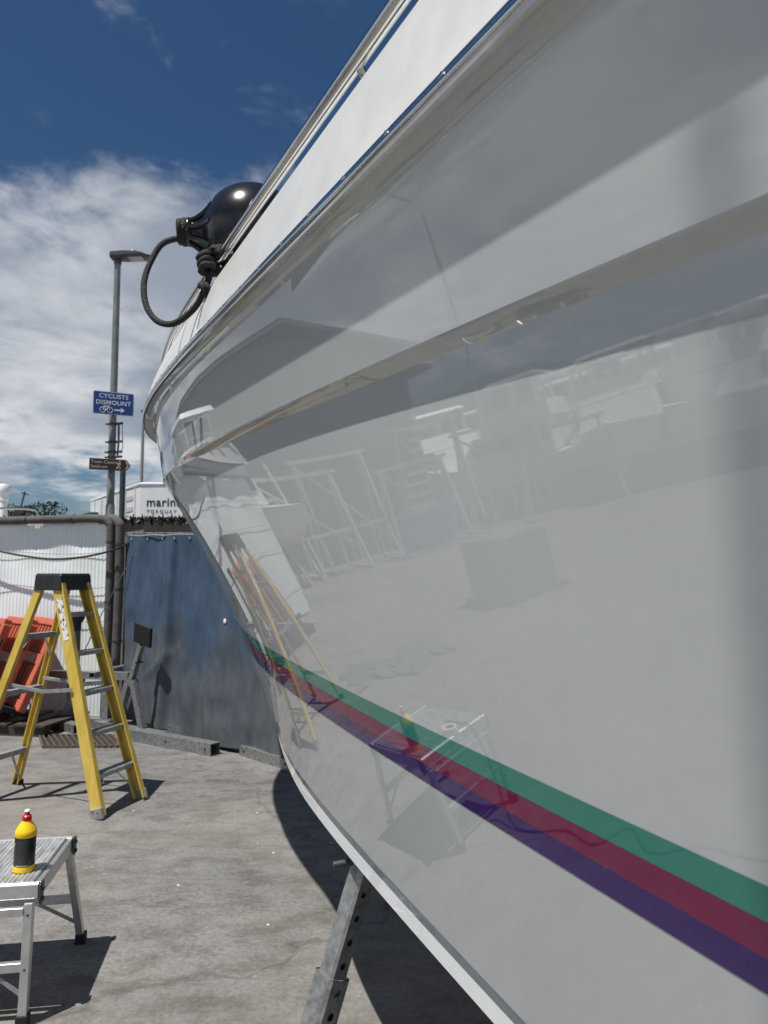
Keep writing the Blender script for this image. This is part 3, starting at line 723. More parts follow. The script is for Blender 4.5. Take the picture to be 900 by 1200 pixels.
for k in range(4):
    MB().box(TDv * (.03 + k * (TL - .06) / 3) - TN * .11 + Vector((0, 0, 1.02)), (.05, .05, 2.04)).build('post', galv, tarp)
MB().tube([TDv * (TL * k / 12) + TN * .035 + Vector((0, 0, 2.12 - .075 * k / 12 - .012 * (k % 2))) for k in range(13)], .006, 6).build('top_cord', mat('pale_cord', (.30, .31, .33), rough=.7), tarp, smooth=50)
ey = MB().lathe([(.006, 0), (.014, .001), (.014, .004), (.006, .005)], 12, rot=TN.to_track_quat('Z', 'Y').to_matrix()); e0 = None
for k in range(10):
    if e0 is None: e0 = ey.build('eyelet', alu, tarp, smooth=40); o = e0
    else: o = e0.copy(); COL.objects.link(o)
    a_ = .12 + k * .31
    o.location = TDv * a_ + TN * (.036 + tfold(a_, 2.05)) + Vector((0, 0, 2.075 - .075 * a_ / TL))
a_, z_ = 1.95, 1.22
o = MB().lathe([(.0005, 0), (.026, .001), (.02, .005), (.0005, .006)], 7, TDv * a_ + TN * (.036 + tfold(a_, z_)) + Vector((0, 0, z_)), TN.to_track_quat('Z', 'Y').to_matrix()).build('splash', white_paint, tarp); o['label'] = 'splash of white paint on the tarpaulin'

# ------------------------------------------------------------------ rendered wall with a row of anti-climb spikes
o = MB().box((-2.6, 9.64, 1.105), (6.4, .20, 2.21)).build('rendered_wall', mat('grey_render', (.22, .20, .185), rough=.9, var=.2, scale=3, bump=.3), bevel=.01); tag(o, 'grey rendered wall behind the tarpaulin and hoarding', 'wall')
spk = thing('spike_barrier', 'row of black star shaped anti-climb spikes along the top of the grey wall', 'spikes', (-5.6, 9.56, 2.365))
MB().tube([(0, 0, 0), (6.0, 0, 0)], .010, 8).build('axle', black_plastic, spk, smooth=40)
def star():
    mb = MB()
    for ry in (0, 60, 120):
        po = []
        for k in range(14):
            r_ = .085 if k % 2 == 0 else .030
            po.append((r_ * math.sin(2 * PI * k / 14), r_ * math.cos(2 * PI * k / 14)))
        mb.prism(po, .012, Matrix.Rotation(R(ry), 4, 'Z') @ Matrix.Translation((0, -.006, 0)))
    return mb
s0 = None
for i in range(47):
    if s0 is None: s0 = star().build('spike_wheel', black_plastic, spk); o = s0
    else: o = s0.copy(); COL.objects.link(o)
    o.location = (.05 + i * .127, 0, random.uniform(-.006, .006)); o.rotation_euler = (0, random.uniform(0, 1), random.uniform(-.4, .4))

# ------------------------------------------------------------------ lamp post with signs
lp = thing('street_lamp', 'tall grey lamp post carrying a flat lantern and clamped brackets', 'street lamp', (-3.72, 10.0, 0))
post_m = mat('painted_post', (.20, .21, .20), rough=.45, metal=.25, var=.18, scale=5)
MB().lathe([(.075, 0), (.075, .6), (.066, .62), (.060, 2.6), (.052, 2.62), (.047, 4.6), (.042, 6.06), (.0005, 6.06)], 20).build('post', post_m, lp, smooth=40)
lamp_m = mat('lantern_grey', (.055, .058, .062), rough=.45, var=.15, scale=9)
rows = []
for x, w, h0, h1 in ((-.10, .05, -.035, .035), (-.085, .085, -.05, .05), (.0, .09, -.055, .06), (.10, .12, -.045, .06), (.28, .14, -.028, .050), (.36, .13, -.02, .036), (.42, .09, -.012, .012), (.50, .06, -.006, .004), (.505, .03, -.004, .002)):
    rows.append([Vector((x, w * a_, b_ + 6.10 - .03 * x)) for a_, b_ in ((-1, h0 * .4), (-.7, h0), (.7, h0), (1, h0 * .4), (1, h1 * .5), (.6, h1), (-.6, h1), (-1, h1 * .5), (-1, h0 * .4))])
mb = MB().grid(rows); mb.add(rows[0][:8], [tuple(range(8))]); mb.add(rows[-1][:8], [tuple(range(8))])
ln = mb.build('lantern', lamp_m, lp, smooth=40)
MB().lathe([(.035, 6.145), (.04, 6.155), (.04, 6.17), (.032, 6.19), (.015, 6.20), (.0005, 6.20)], 14, (.21, 0, 0)).build('photocell', mat('clear_cell', (.35, .36, .37), rough=.2), ln, smooth=40)
MB().box((.24, 0, 6.062), (.24, .16, .012)).build('lens', mat('lamp_glass', (.35, .36, .36), rough=.15), ln)
MB().tube([(0, 0, 5.98), (0, 0, 6.09)], .05, 14).build('spigot', lamp_m, ln, smooth=40)
for zz, hw in ((3.72, .07), (3.47, .06), (3.33, .06), (3.26, .06)):
    bk = MB().lathe([(.052, -.014), (.057, -.014), (.057, .014), (.052, .014), (.052, -.014)], 16, (0, 0, zz)).build('clamp', dark_steel, lp, smooth=40)
    MB().box((-.075, -.0, zz), (.04, .03, .02)).build('bolt_lug', dark_steel, bk)
    MB().bar((.05, -.02, zz), (.15, -.03, zz + .008), .03, .028).build('bracket_arm', dark_steel, bk, bevel=.003)
MB().tube([(.085, -.02, 3.26), (.095, -.02, 3.5), (.09, -.02, 3.72)], .014, 8).build('conduit', dark_steel, lp, smooth=40)
MB().tube(bez([(.13, -.03, 3.30), (.16, -.04, 3.4), (.15, -.04, 3.6), (.14, -.03, 3.72)], 6), .005, 6).build('wire', cbm, lp, smooth=40)
SY = R(25)
sblue = mat('sign_blue', (.006, .050, .235), rough=.4); swhite = mat('sign_white', (.72, .74, .75), rough=.4); sback = mat('sign_back', (.20, .20, .20), rough=.5)
sg = thing('cyclists_sign', 'blue CYCLISTS DISMOUNT sign with a bicycle and arrow on the lamp post', 'sign', (-3.68, 9.90, 3.985), SY)
def rplate(w, h, r, n=5):
    P = []
    for cx, cz, a0 in ((w / 2 - r, h / 2 - r, 0), (-w / 2 + r, h / 2 - r, 90), (-w / 2 + r, -h / 2 + r, 180), (w / 2 - r, -h / 2 + r, 270)):
        P += [(cx + r * math.cos(R(a0 + 90 * k / n)), cz + r * math.sin(R(a0 + 90 * k / n))) for k in range(n + 1)]
    return P
MB().prism(rplate(.525, .315, .02), .006, Matrix.Translation((0, 0, 0))).build('plate', swhite, sg)
MB().prism(rplate(.511, .301, .016), .004, Matrix.Translation((0, -.0035, 0))).build('face', sblue, sg)
rt = (R(90), 0, 0)
letters('CYCLISTS', .083, swhite, sg, (0, -.0045, .068), rt, .0006, 'CENTER', .0012, spacing=1.08)
letters('DISMOUNT', .083, swhite, sg, (0, -.0045, -.022), rt, .0006, 'CENTER', .0012, spacing=1.08)
bk = MB()
for cx in (-.135, -.045): bk.tube([(cx + .036 * math.cos(2 * PI * k / 20), -.0055, -.098 + .036 * math.sin(2 * PI * k / 20)) for k in range(20)], .0042, 6, closed=True)
for a_, b_ in (((-.135, -.098), (-.115, -.052)), ((-.115, -.052), (-.062, -.052)), ((-.045, -.098), (-.066, -.040)), ((-.062, -.055), (-.098, -.098)), ((-.098, -.098), (-.118, -.052)), ((-.135, -.098), (-.098, -.098)), ((-.128, -.044), (-.105, -.044)), ((-.066, -.040), (-.050, -.040))):
    bk.tube([(a_[0], -.0055, a_[1]), (b_[0], -.0055, b_[1])], .0042, 6)
bk.build('bicycle_symbol', swhite, sg)
MB().prism([(.01, -.100), (.095, -.100), (.095, -.126), (.150, -.090), (.095, -.054), (.095, -.080), (.01, -.080)], .002, Matrix.Translation((0, -.0055, 0))).build('arrow', swhite, sg)
for zz in (-.08, .08): MB().box((-.03, .03, zz), (.13, .05, .025)).build('bracket', sback, sg)
sb = thing('direction_sign', 'brown tourist finger sign with a walker and arrow pointing right on the lamp post', 'sign', (-3.70, 9.90, 3.145), SY)
sbrown = mat('sign_brown', (.040, .016, .010), rough=.45)
fp = [(-.265, -.078), (.205, -.078), (.265, 0), (.205, .078), (-.265, .078)]
MB().prism(fp, .006, Matrix.Translation((0, 0, 0))).build('plate', sback, sb)
MB().prism([(x * .975, z * .91) for x, z in fp], .004, Matrix.Translation((0, -.0035, 0))).build('face', sbrown, sb)
cream = mat('sign_cream', (.55, .50, .42), rough=.5)
letters('Town Centre', .062, cream, sb, (-.245, -.0045, .012), rt, .0006, 'LEFT', .0004)
letters('Seafront', .062, cream, sb, (-.245, -.0045, -.052), rt, .0006, 'LEFT', .0004)
wk = MB()
for a_, b_ in (((.118, .030), (.110, -.008)), ((.110, -.008), (.128, -.030)), ((.128, -.030), (.122, -.058)), ((.110, -.008), (.100, -.030)), ((.100, -.030), (.082, -.054)), ((.116, .026), (.094, .004)), ((.116, .026), (.138, .004))):
    wk.tube([(a_[0], -.0052, a_[1]), (b_[0], -.0052, b_[1])], .0055, 6)
wk.lathe([(.0005, -.002), (.012, -.002), (.012, .002), (.0005, .002)], 10, (.122, -.005, .048), Matrix.Rotation(PI / 2, 3, 'X'))
wk.build('walker_symbol', cream, sb)
MB().prism([(.190, -.055), (.208, -.055), (.240, 0), (.208, .055), (.190, .055), (.222, 0)], .002, Matrix.Translation((0, -.0055, 0))).build('chevron', cream, sb)
MB().box((-.01, .03, 0), (.12, .05, .03)).build('bracket', sback, sb)
gp = thing('green_post', 'slim dark green post just behind the lamp post', 'post', (-4.70, 13.2, 0))
MB().lathe([(.06, 0), (.06, .3), (.05, .32), (.05, 3.60), (.0005, 3.62)], 16).build('shaft', mat('green_paint', (.018, .045, .038), rough=.45), gp, smooth=40)
MB().lathe([(.058, 3.58), (.062, 3.60), (.062, 3.66), (.0005, 3.70)], 16).build('cap', dark_steel, gp, smooth=40)
fl = thing('flagpole', 'thin bare grey flagpole rising beside the bow', 'flagpole', (-7.93, 24.0, 0))
MB().lathe([(.075, 0), (.06, 3), (.045, 6.95), (.0005, 6.96)], 14).build('shaft', mat('flagpole_grey', (.25, .26, .26), rough=.5), fl, smooth=40)
MB().lathe([(.0005, 6.95), (.07, 6.96), (.085, 7.0), (.07, 7.05), (.0005, 7.06)], 12).build('finial', dark_steel, fl, smooth=40)
MB().tube([(.07, -.05, 6.9), (.085, -.06, 3), (.08, -.06, 1)], .008, 5).build('halyard', swhite, fl)

# ------------------------------------------------------------------ marina office behind the wall
mk = thing('marina_kiosk', 'white panelled marina office cabin lettered with the marina name, beyond the wall', 'kiosk', (-5.30, 16.0, 0))
DL = Vector((-2.6, 3.8, 0)); DLn = DL.normalized(); FWD = 2.6
foot_ = [Vector((0, 0, 0)), Vector((FWD, 0, 0)), Vector((FWD, 3.8, 0)), DL]
def ring(z, inset=0.):
    c = Vector((FWD * .3, 1.9, 0)); return [Vector((c.x + (p.x - c.x) * (1 - inset), c.y + (p.y - c.y) * (1 - inset), z)) for p in foot_ + foot_[:1]]
MB().grid([ring(0, .06), ring(2.93, .06)]).build('wall', mat('kiosk_wall', (.16, .145, .13), rough=.8, var=.2, scale=4), mk)
mb = MB().grid([ring(2.90), ring(3.62)]); mb.add(ring(3.62)[:4], [(0, 1, 2, 3)]); mb.add(ring(2.90)[:4], [(3, 2, 1, 0)])
fas = mb.build('fascia', mat('fascia_white', (.74, .76, .77), rough=.4, var=.03), mk)
MB().tube(ring(3.625)[:4], .03, 6, closed=True).build('coping', white_paint, fas)
for k in range(6):
    p = DL * (.08 + k * .16); n = Vector((-DLn.y, DLn.x, 0)); n = n if n.x < 0 else -n
    MB().box(p + n * .006 + Vector((0, 0, 3.26)), (.03, .03, .70)).build('panel_joint', mat('joint_grey', (.5, .51, .52), rough=.5), fas)
nl = Vector((-DLn.y, DLn.x, 0)); nl = nl if nl.x < 0 else -nl
ang = math.atan2(-DLn.y, -DLn.x)
for zz, w in ((3.37, .75), (3.12, .95)):
    MB().bar(DL * .12 + nl * .008 + Vector((0, 0, zz)), DL * (.12 + w / DL.length) + nl * .008 + Vector((0, 0, zz)), .10, .006, up=(nl.x, nl.y, 0)).build('faded_line', mat('faded_text', (.50, .52, .54), rough=.5), fas)
MB().bar(DL * .80 + nl * .010 + Vector((0, 0, 3.25)), DL * .985 + nl * .010 + Vector((0, 0, 3.25)), .02, .45, up=(nl.x, nl.y, 0)).build('teal_panel', mat('teal_grey', (.22, .33, .36), rough=.5), fas)
navy = mat('lettering_navy', (.012, .035, .065), rough=.4)
letters('marina', .265, navy, fas, (.13, -.006, 3.14), rt, .002, 'LEFT', .003, spacing=1.06)
letters('TORQUAY', .105, mat('lettering_grey', (.13, .17, .22), rough=.4), fas, (.14, -.006, 2.99), rt, .002, 'LEFT', .001, spacing=1.45)
MB().box((.55, .10, 1.4), (.9, .04, 1.3)).build('window', mat('dark_glass', (.02, .025, .03), rough=.05), mk)

# ------------------------------------------------------------------ galvanised beams and cradle by the tarpaulin
def gp_(x, y):
    """ground point from bearings taken at the camera spot"""
    cx = (x - 450) / 866; cy = (600 - y) / 866; th = R(4.75); d = Vector((cx, math.cos(th) - math.sin(th) * cy, math.sin(th) + math.cos(th) * cy))
    return Vector((0, 0, 1.68)) + d * (-1.68 / d.z)
def beam(a, b, w, h, label, z=0., bolts=True):
    a, b = Vector(a), Vector(b); a.z = b.z = 0
    t = thing('steel_beam', label, 'beam', (a.x, a.y, z), 0, 'galvanised beams lying on the concrete')
    d = b - a; m = hollow(MB(), Vector((0, 0, h / 2)), d + Vector((0, 0, h / 2)), w, h, .008).build('box_section', galv, t)
    n = d.normalized(); sd_ = Vector((n.y, -n.x, 0)); sd_ = sd_ if sd_.y < 0 else -sd_
    if bolts:
        k = max(2, int(d.length / .35)); b0 = None
        for i in range(k):
            if b0 is None: b0 = MB().lathe([(.012, 0), (.012, .006), (.006, .010), (.0005, .010)], 10, (0, 0, 0), sd_.to_track_quat('Z', 'Y').to_matrix()).build('bolt', dark_steel, m, smooth=40); o = b0
            else: o = b0.copy(); COL.objects.link(o)
            o.location = n * (.07 + (d.length - .14) * i / (k - 1)) + sd_ * (w / 2) + Vector((0, 0, h * .55))
    return t
beam(gp_(151, 866), gp_(252, 885), .12, .11, 'grey galvanised box beam with its open end facing the boat')
beam(gp_(196, 858), gp_(288, 880), .12, .10, 'grey galvanised box beam lying against the foot of the tarpaulin')
beam(gp_(286, 884), gp_(345, 903), .10, .09, 'short galvanised box beam half hidden behind the bow')
beam(gp_(-40, 848), gp_(17, 847), .14, .10, 'grey box beam poking in beside the orange barriers')
beam(gp_(-10, 833), gp_(92, 859), .12, .09, 'long grey box beam lying behind the yellow ladder')
def cradle(name, loc, rz, label, hgt, pad, lean=.0):
    t = thing(name, label, 'boat stand', loc, rz, 'galvanised boat stands')
    hollow(MB(), (-.55, 0, .04), (.55, 0, .04), .09, .08, .006).build('base_beam', galv, t)
    for sx in (-1, 1): hollow(MB(), (sx * .20, 0, .08), (sx * .035, 0, .56), .07, .06, .005, up=(0, 1, 0)).build('strut', galv, t)
    a = Vector((-.02, -.0, .50)); b = Vector((-.02 + lean, 0, hgt))
    hollow(MB(), a, b, .055, .055, .005, up=(0, 1, 0)).build('pole', galv, t)
    if pad:
        MB().box(b + Vector((.03, -.01, .11)), (.26, .035, .22), Matrix.Rotation(R(10), 3, 'X') @ Matrix.Rotation(R(14), 3, 'Y')).build('pad', black_rubber, t, bevel=.01)
        MB().bar(b + Vector((-.03, -.05, -.18)), b + Vector((-.03, .05, -.18)), .015, .015).build('pin', dark_steel, t)
    return t
cradle('boat_stand', gp_(152, 860), R(-33), 'grey boat stand with a tilted black pad in front of the blue tarpaulin', .93, True, .17)
t = thing('boat_stand', 'grey boat stand with bare struts between ladder and hoarding', 'boat stand', gp_(88, 852), R(-10), 'galvanised boat stands')
hollow(MB(), (-.9, .05, .05), (.55, .05, .05), .10, .09, .006).build('base_beam', galv, t)
hollow(MB(), (-.15, .05, .10), (.02, .05, .52), .08, .07, .005, up=(0, 1, 0)).build('strut', galv, t)
hollow(MB(), (.33, .05, .10), (.33, .05, .52), .08, .07, .005, up=(0, 1, 0)).build('strut', galv, t)
hollow(MB(), (-.35, .05, .56), (.60, .05, .56), .09, .08, .006).build('cross_beam', galv, t)
hollow(MB(), (.33, -.25, .60), (.33, .45, .60), .07, .06, .006).build('cross_beam', galv, t)
t = thing('boat_stand', 'grey foot of a boat stand partly behind the bow', 'boat stand', gp_(332, 886), R(-40), 'galvanised boat stands')
hollow(MB(), (0, 0, .0), (.08, .05, .45), .07, .06, .005, up=(0, 1, 0)).build('strut', galv, t)
hollow(MB(), (-.20, .10, .03), (.35, .10, .03), .07, .06, .006).build('base_beam', galv, t)

# ------------------------------------------------------------------ drain grating
ga, gb, gc, gd = gp_(46, 863), gp_(134, 863), gp_(139, 876), gp_(50, 877)
dr = thing('drain_grating', 'rusty brown slotted drain cover set in the concrete behind the ladder', 'drain cover', ga)
rust = mat('rusty_iron', (.10, .075, .062), rough=.8, var=.3, scale=25, bump=.3)
MB().add([p - ga + Vector((0, 0, .004)) for p in (ga, gb, gc, gd)], [(3, 2, 1, 0)]).build('pit', mat('pit_dark', (.02, .018, .016), rough=.9), dr)
for a_, b_ in ((ga, gb), (gb, gc), (gc, gd), (gd, ga)): MB().bar(a_ - ga + Vector((0, 0, .008)), b_ - ga + Vector((0, 0, .008)), .014, .03).build('frame_bar', rust, dr)
s0 = None
for k in range(13):
    w = (k + .5) / 13; p = ga.lerp(gb, w) - ga; q = gd.lerp(gc, min(1, w + .045)) - ga
    if s0 is None: s0 = MB().bar(p + Vector((0, 0, .009)), q + Vector((0, 0, .009)), .010, .034).build('slat', rust, dr); o = s0; p0 = p
    else:
        o = s0.copy(); COL.objects.link(o); o.location = p - p0

# ------------------------------------------------------------------ orange barriers leaning in a stack
org = mat('barrier_orange', (.48, .115, .065), rough=.5, var=.14, scale=5, bump=.06)
org2 = mat('barrier_orange_faded', (.62, .16, .09), rough=.55, var=.14, scale=5)
def make_barrier(label, m):
    t = thing('plastic_barrier', label, 'barrier', (0, 0, 0), 0, 'orange plastic barriers stacked against the hoarding')
    Wd, Ht, Dp = .90, 1.06, .085
    fr_ = MB()
    for sx in (-1, 1): fr_.box((sx * (Wd / 2 - .045), 0, Ht / 2 - .01), (.09, Dp, Ht - .10))
    fr_.box((0, 0, Ht - .045), (Wd - .06, Dp, .088)); fr_.box((0, 0, .11), (Wd - .18, Dp - .002, .10)); fr_.box((0, 0, .60), (Wd - .182, Dp - .004, .12))
    f = fr_.build('frame', m, t, bevel=.016, seg=3)
    s0 = None
    for k in range(7):
        x = -.31 + k * .1033
        for z0, z1 in ((.165, .535), (.665, .965)):
            MB().box((x, 0, (z0 + z1) / 2), (.048, Dp * .7, z1 - z0 - .004)).build('slat', m, t, bevel=.008, seg=2)
    MB().box((0, .0, .55), (Wd - .14, .010, .85)).build('web', m, t)
    MB().box((0, -.046, .60), (.50, .006, .085)).build('reflector', mat('reflector_pale', (.55, .50, .48), rough=.4), f, bevel=.002)
    for sx in (-1, 1):
        MB().box((sx * .30, 0, .03), (.11, .36, .06)).build('foot', black_rubber, t, bevel=.012)
        MB().box((sx * (Wd / 2 + .005), 0, .78), (.03, .03, .12)).build('coupling', dark_steel, t, bevel=.006)
    return t
spots = [(-4.62, 8.14, 0, -46, -20, 'orange plastic barrier third from the open right end of the leaning stack'),
         (-4.36, 8.17, 0, -47, -21, 'orange plastic barrier just behind the rightmost one of the leaning stack'),
         (-4.10, 8.20, 0, -49, -22, 'rightmost orange plastic barrier of the leaning stack, with its whole face showing'),
         (-4.90, 8.12, 0, -45, -19, 'orange plastic barrier leftmost of the stack, beyond the others')]
b0 = make_barrier(spots[0][5], org)
for i, (x, y, z, yw, tl, lb) in enumerate(spots):
    b_ = b0 if i == 0 else dup(b0, (0, 0, 0), None, lb)
    b_.rotation_euler = (Matrix.Rotation(R(yw), 3, 'Z') @ Matrix.Rotation(R(tl), 3, 'X')).to_euler()
    b_.location = (x, y, z + .19)
pal = thing('timber_pallet', 'dark timber pallet on the ground under the orange barriers', 'pallet', (-4.35, 8.30, 0), R(-10))
dkw = mat('dark_timber', (.045, .036, .028), rough=.85, var=.3, scale=9)
for k in range(3): MB().box((0, -.34 + .34 * k, .05), (1.9, .09, .10)).build('bearer', dkw, pal)
for k in range(9): MB().box((-.88 + .22 * k, 0, .112), (.15, .82, .022)).build('board', dkw, pal)
bo = thing('grey_bollard', 'grey plastic bollard with a flared black cap beside the barriers', 'bollard', (-3.47, 8.38, 0))
MB().lathe([(.10, 0), (.10, .05), (.065, .07), (.062, 1.06), (.0005, 1.06)], 18).build('body', mat('grey_plastic', (.14, .14, .145), rough=.5, var=.1), bo, smooth=40)
MB().lathe([(.062, 1.04), (.066, 1.06), (.068, 1.12), (.10, 1.17), (.105, 1.21), (.09, 1.215), (.0005, 1.19)], 18).build('cap', black_plastic, bo, smooth=40)

# ------------------------------------------------------------------ things left of the picture that the glossy hull mirrors
def cruiser(loc, rz, label, L=6.4, name='motor_cruiser', full=True, group=None, sc=1.):
    t = thing(name, label, 'boat', loc, rz, group)
    rows = []
    for k in range(13):
        u = k / 12; x = -L / 2 + L * u; hw = 1.15 * sc * (1 - max(0, (u - .45) / .55) ** 2.2) + .02; zs = .85 + .35 * u * u
        rows.append([Vector((x, -hw, zs)), Vector((x, -hw * .86, .45)), Vector((x, -hw * .55, .10)), Vector((x, 0, -.05)), Vector((x, hw * .55, .10)), Vector((x, hw * .86, .45)), Vector((x, hw, zs))])
    mb = MB().grid(rows); mb.grid([[r_[0], (r_[0] + r_[6]) / 2 + Vector((0, 0, .04)), r_[6]] for r_ in rows]); mb.add(rows[0], [tuple(range(7))])
    mb.build('hull', white_paint, t, smooth=40)
    def house(z0, z1, x0, x1, y, rake, nm):
        m = MB(); a = [Vector((x0, -y, z0)), Vector((x1, -y * .9, z0)), Vector((x1, y * .9, z0)), Vector((x0, y, z0))]
        b = [Vector((x0 + .05, -y * .92, z1)), Vector((x1 - rake, -y * .8, z1)), Vector((x1 - rake, y * .8, z1)), Vector((x0 + .05, y * .92, z1))]
        m.grid([a + a[:1], b + b[:1]]); m.add(b, [(0, 1, 2, 3)]); return m.build(nm, white_paint, t, bevel=.03)
    cb = house(.92, 1.75, -L * .33, L * .22, .92 * sc, .55, 'cabin')
    gl = mat('tinted_glass', (.015, .02, .025), rough=.05)
    for sy in (-1, 1):
        for k in range(3):
            x = -L * .25 + k * L * .145
            MB().box((x, sy * .895 * sc, 1.40), (L * .12, .05, .36)).build('window', gl, cb, bevel=.01)
    if full:
        fb = house(1.78, 2.25, -L * .34, L * .06, .95 * sc, .30, 'flybridge')
        for k in range(9):
            MB().tube([(-L * .34 + k * L * .045, -.98 * sc, 2.25), (-L * .34 + k * L * .045, -.98 * sc, 2.55)], .014, 6).build('rail_post', steel, fb)
        MB().tube([(-L * .34, -.98 * sc, 2.55), (L * .03, -.98 * sc, 2.55)], .018, 6).build('rail', steel, fb)
        hd = house(2.95, 3.05, -L * .30, -.02, .85 * sc, .1, 'hard_top')
        for sx in (-L * .28, -.25):
            for sy in (-1, 1): MB().bar((sx, sy * .74 * sc, 2.2), (sx + .05, sy * .70 * sc, 2.96), .10, .06).build('hard_top_leg', white_paint, hd)
        for k in range(2): MB().box((-L * .22 + k * L * .12, -.72 * sc, 2.62), (L * .09, .03, .5)).build('screen', gl, hd)
    return t
cr_ = cruiser((-7.0, 12.3, .90), R(4), 'white motor cruiser with flybridge standing beyond the end of the hoarding', 5.0)
mst = MB().lathe([(.11, .80), (.10, 1.0), (.07, 2.0), (.06, 2.28), (.08, 2.30), (.08, 2.36), (.085, 2.38), (.105, 2.42), (.105, 2.52), (.08, 2.56), (.0005, 2.57)], 18, (.66, -.1, -.30)).build('radar_mast', white_paint, cr_, smooth=40)
MB().tube([(.88, -.1, 1.6), (1.00, -.1, 2.14)], .015, 6).build('aerial', dark_steel, mst)
MB().bar((.94, -.1, 2.12), (1.06, -.1, 2.09), .02, .02).build('aerial_bracket', dark_steel, mst)
MB().tube(bez([(.6, -.5, 1.2), (.6, -.5, 1.76), (.75, -.5, 1.82), (1.22, -.4, 1.82), (1.34, -.4, 1.72), (1.34, -.4, 1.2)], 5), .02, 6).build('bow_rail', steel, cr_, smooth=40)
for x_ in (-1.2, 1.0):
    pc = cr_.matrix_world if False else None
for i, x_ in enumerate((-8.4, -5.8)):
    o = MB().box((x_, 12.3 + (x_ + 7.0) * .07, .44), (.5, 1.2, .88)).build('timber_block', dkw, bevel=.02); tag(o, 'dark timber block under the %s of the white cruiser beyond the hoarding' % ('stern', 'bow')[i], 'timber block', 'timber blocks under the cruiser')

# shed with a lapped gable
SA, SB = Vector((-9.2, 14.2, 0)), Vector((-15.6, 11.7, 0)); SD = (SB - SA); SW = SD.length; SD.normalize(); SNn = Vector((SD.y, -SD.x, 0)); SNn = SNn if SNn.y < 0 else -SNn
shed = thing('boat_shed', 'grey lapped timber boat shed with a low dark gable roof', 'shed', SA)
EV, RG, LEN = 4.5, 5.6, 6.0
po = [(0, 0), (SW, 0), (SW, EV), (SW / 2, RG), (0, EV)]
MX = Matrix(((SD.x, -SNn.x, 0, 0), (SD.y, -SNn.y, 0, 0), (0, 0, 1, 0), (0, 0, 0, 1)))
MB().prism(po, LEN, MX).build('wall', mat('shed_dark', (.10, .105, .105), rough=.8), shed)
lapm = mat('lapped_cladding', (.30, .315, .31), rough=.6, var=.12, scale=3)
pitch = .30; z = .0
while z < RG - .1:
    zt = z + pitch
    def span(zz):
        if zz <= EV: return 0, SW
        w = (zz - EV) / (RG - EV) * SW / 2; return w, SW - w
    a0, a1 = span(z); b0_, b1 = span(min(zt, RG - .02))
    V = [MX @ Vector((a0, -.10, z)), MX @ Vector((a1, -.10, z)), MX @ Vector((b1, -.012, zt)), MX @ Vector((b0_, -.012, zt)), MX @ Vector((a0, -.005, z)), MX @ Vector((a1, -.005, z)), MX @ Vector((b1, -.002, zt)), MX @ Vector((b0_, -.002, zt))]
    if b1 - b0_ > .2: MB().add(V, [(0, 1, 2, 3), (1, 0, 4, 5), (0, 3, 7, 4), (2, 1, 5, 6)]).build('cladding_board', lapm, shed)
    z = zt
rfm = mat('roof_sheet', (.055, .060, .065), rough=.6, var=.15, scale=4)
OH = .9
for sgn in (0, 1):
    e0, e1 = (-.25, EV - .06) if sgn == 0 else (SW + .25, EV - .06)
    V = [MX @ Vector(p) for p in ((e0, -OH, e1), (SW / 2, -OH, RG + .03), (SW / 2, LEN + .2, RG + .03), (e0, LEN + .2, e1))]
    V2 = [v + Vector((0, 0, .09)) for v in V]
    rf = MB().add(V + V2, [(0, 1, 2, 3), (7, 6, 5, 4), (0, 4, 5, 1), (1, 5, 6, 2), (2, 6, 7, 3), (3, 7, 4, 0)]).build('roof', rfm, shed)
    MB().bar(V[0] + Vector((0, 0, .0)) + SNn * .02, V[1] + SNn * .02, .02, .17, up=(SNn.x, SNn.y, 0)).build('barge_board', mat('barge_grey', (.33, .34, .34), rough=.6), rf)
MB().prism([(SW * .55, 0), (SW * .85, 0), (SW * .85, 2.6), (SW * .55, 2.6)], .05, MX @ Matrix.Translation((0, -.10, 0))).build('door', mat('shed_door', (.14, .15, .155), rough=.7), shed, bevel=.01)

# trestles and racks in front of the shed
def trestle(loc, rz, label, w, h, blue=False):
    t = thing('steel_trestle', label, 'trestle', loc, rz, 'steel trestles standing before the shed')
    gm = mat('trestle_paint', (.55, .56, .55), rough=.5, var=.15)
    for sx in (-1, 1):
        MB().bar((sx * w / 2, -.35, .05), (sx * w * .42, 0, h), .07, .07).build('leg', gm, t); MB().bar((sx * w / 2, .35, .05), (sx * w * .42, 0, h), .07, .07).build('leg', gm, t)
        MB().box((sx * w / 2, 0, .04), (.09, 1.0, .08)).build('foot', gm, t)
    MB().box((0, 0, h), (w, .09, .09)).build('top_beam', gm, t)
    MB().bar((-w * .46, -.2, .55), (w * .42, -.02, h - .15), .05, .05).build('diagonal', gm, t)
    MB().box((0, -.18, .95), (w * .9, .05, .06)).build('cross_bar', gm, t)
    for k in range(3): MB().box((-w * .25 + k * w * .25, -.2, .55), (.04, .04, .75)).build('upright', gm, t)
    return t
trestle((-10.0, 11.6, 0), R(20), 'pale steel trestle with a diagonal, before the left half of the shed', 2.3, 2.35)
trestle((-12.7, 10.2, 0), R(25), 'pale steel trestle before the right half of the shed', 2.0, 2.1)
trestle((-15.4, 9.3, 0), R(30), 'pale steel trestle standing beyond the right end of the shed', 2.6, 2.5)
trestle((-8.9, 12.2, 0), R(12), 'pale steel trestle nearest the left corner of the shed', 1.7, 1.9)
trestle((-11.4, 11.6, 0), R(18), 'pale steel trestle tucked close against the middle of the shed wall', 2.2, 2.7)
trestle((-14.2, 10.6, 0), R(28), 'tall pale steel trestle close against the right end of the shed', 2.0, 3.0)
trestle((-15.2, 7.6, 0), R(55), 'pale steel trestle beside the quay wall, past the shed', 2.2, 2.0)
o = MB(); rows = []
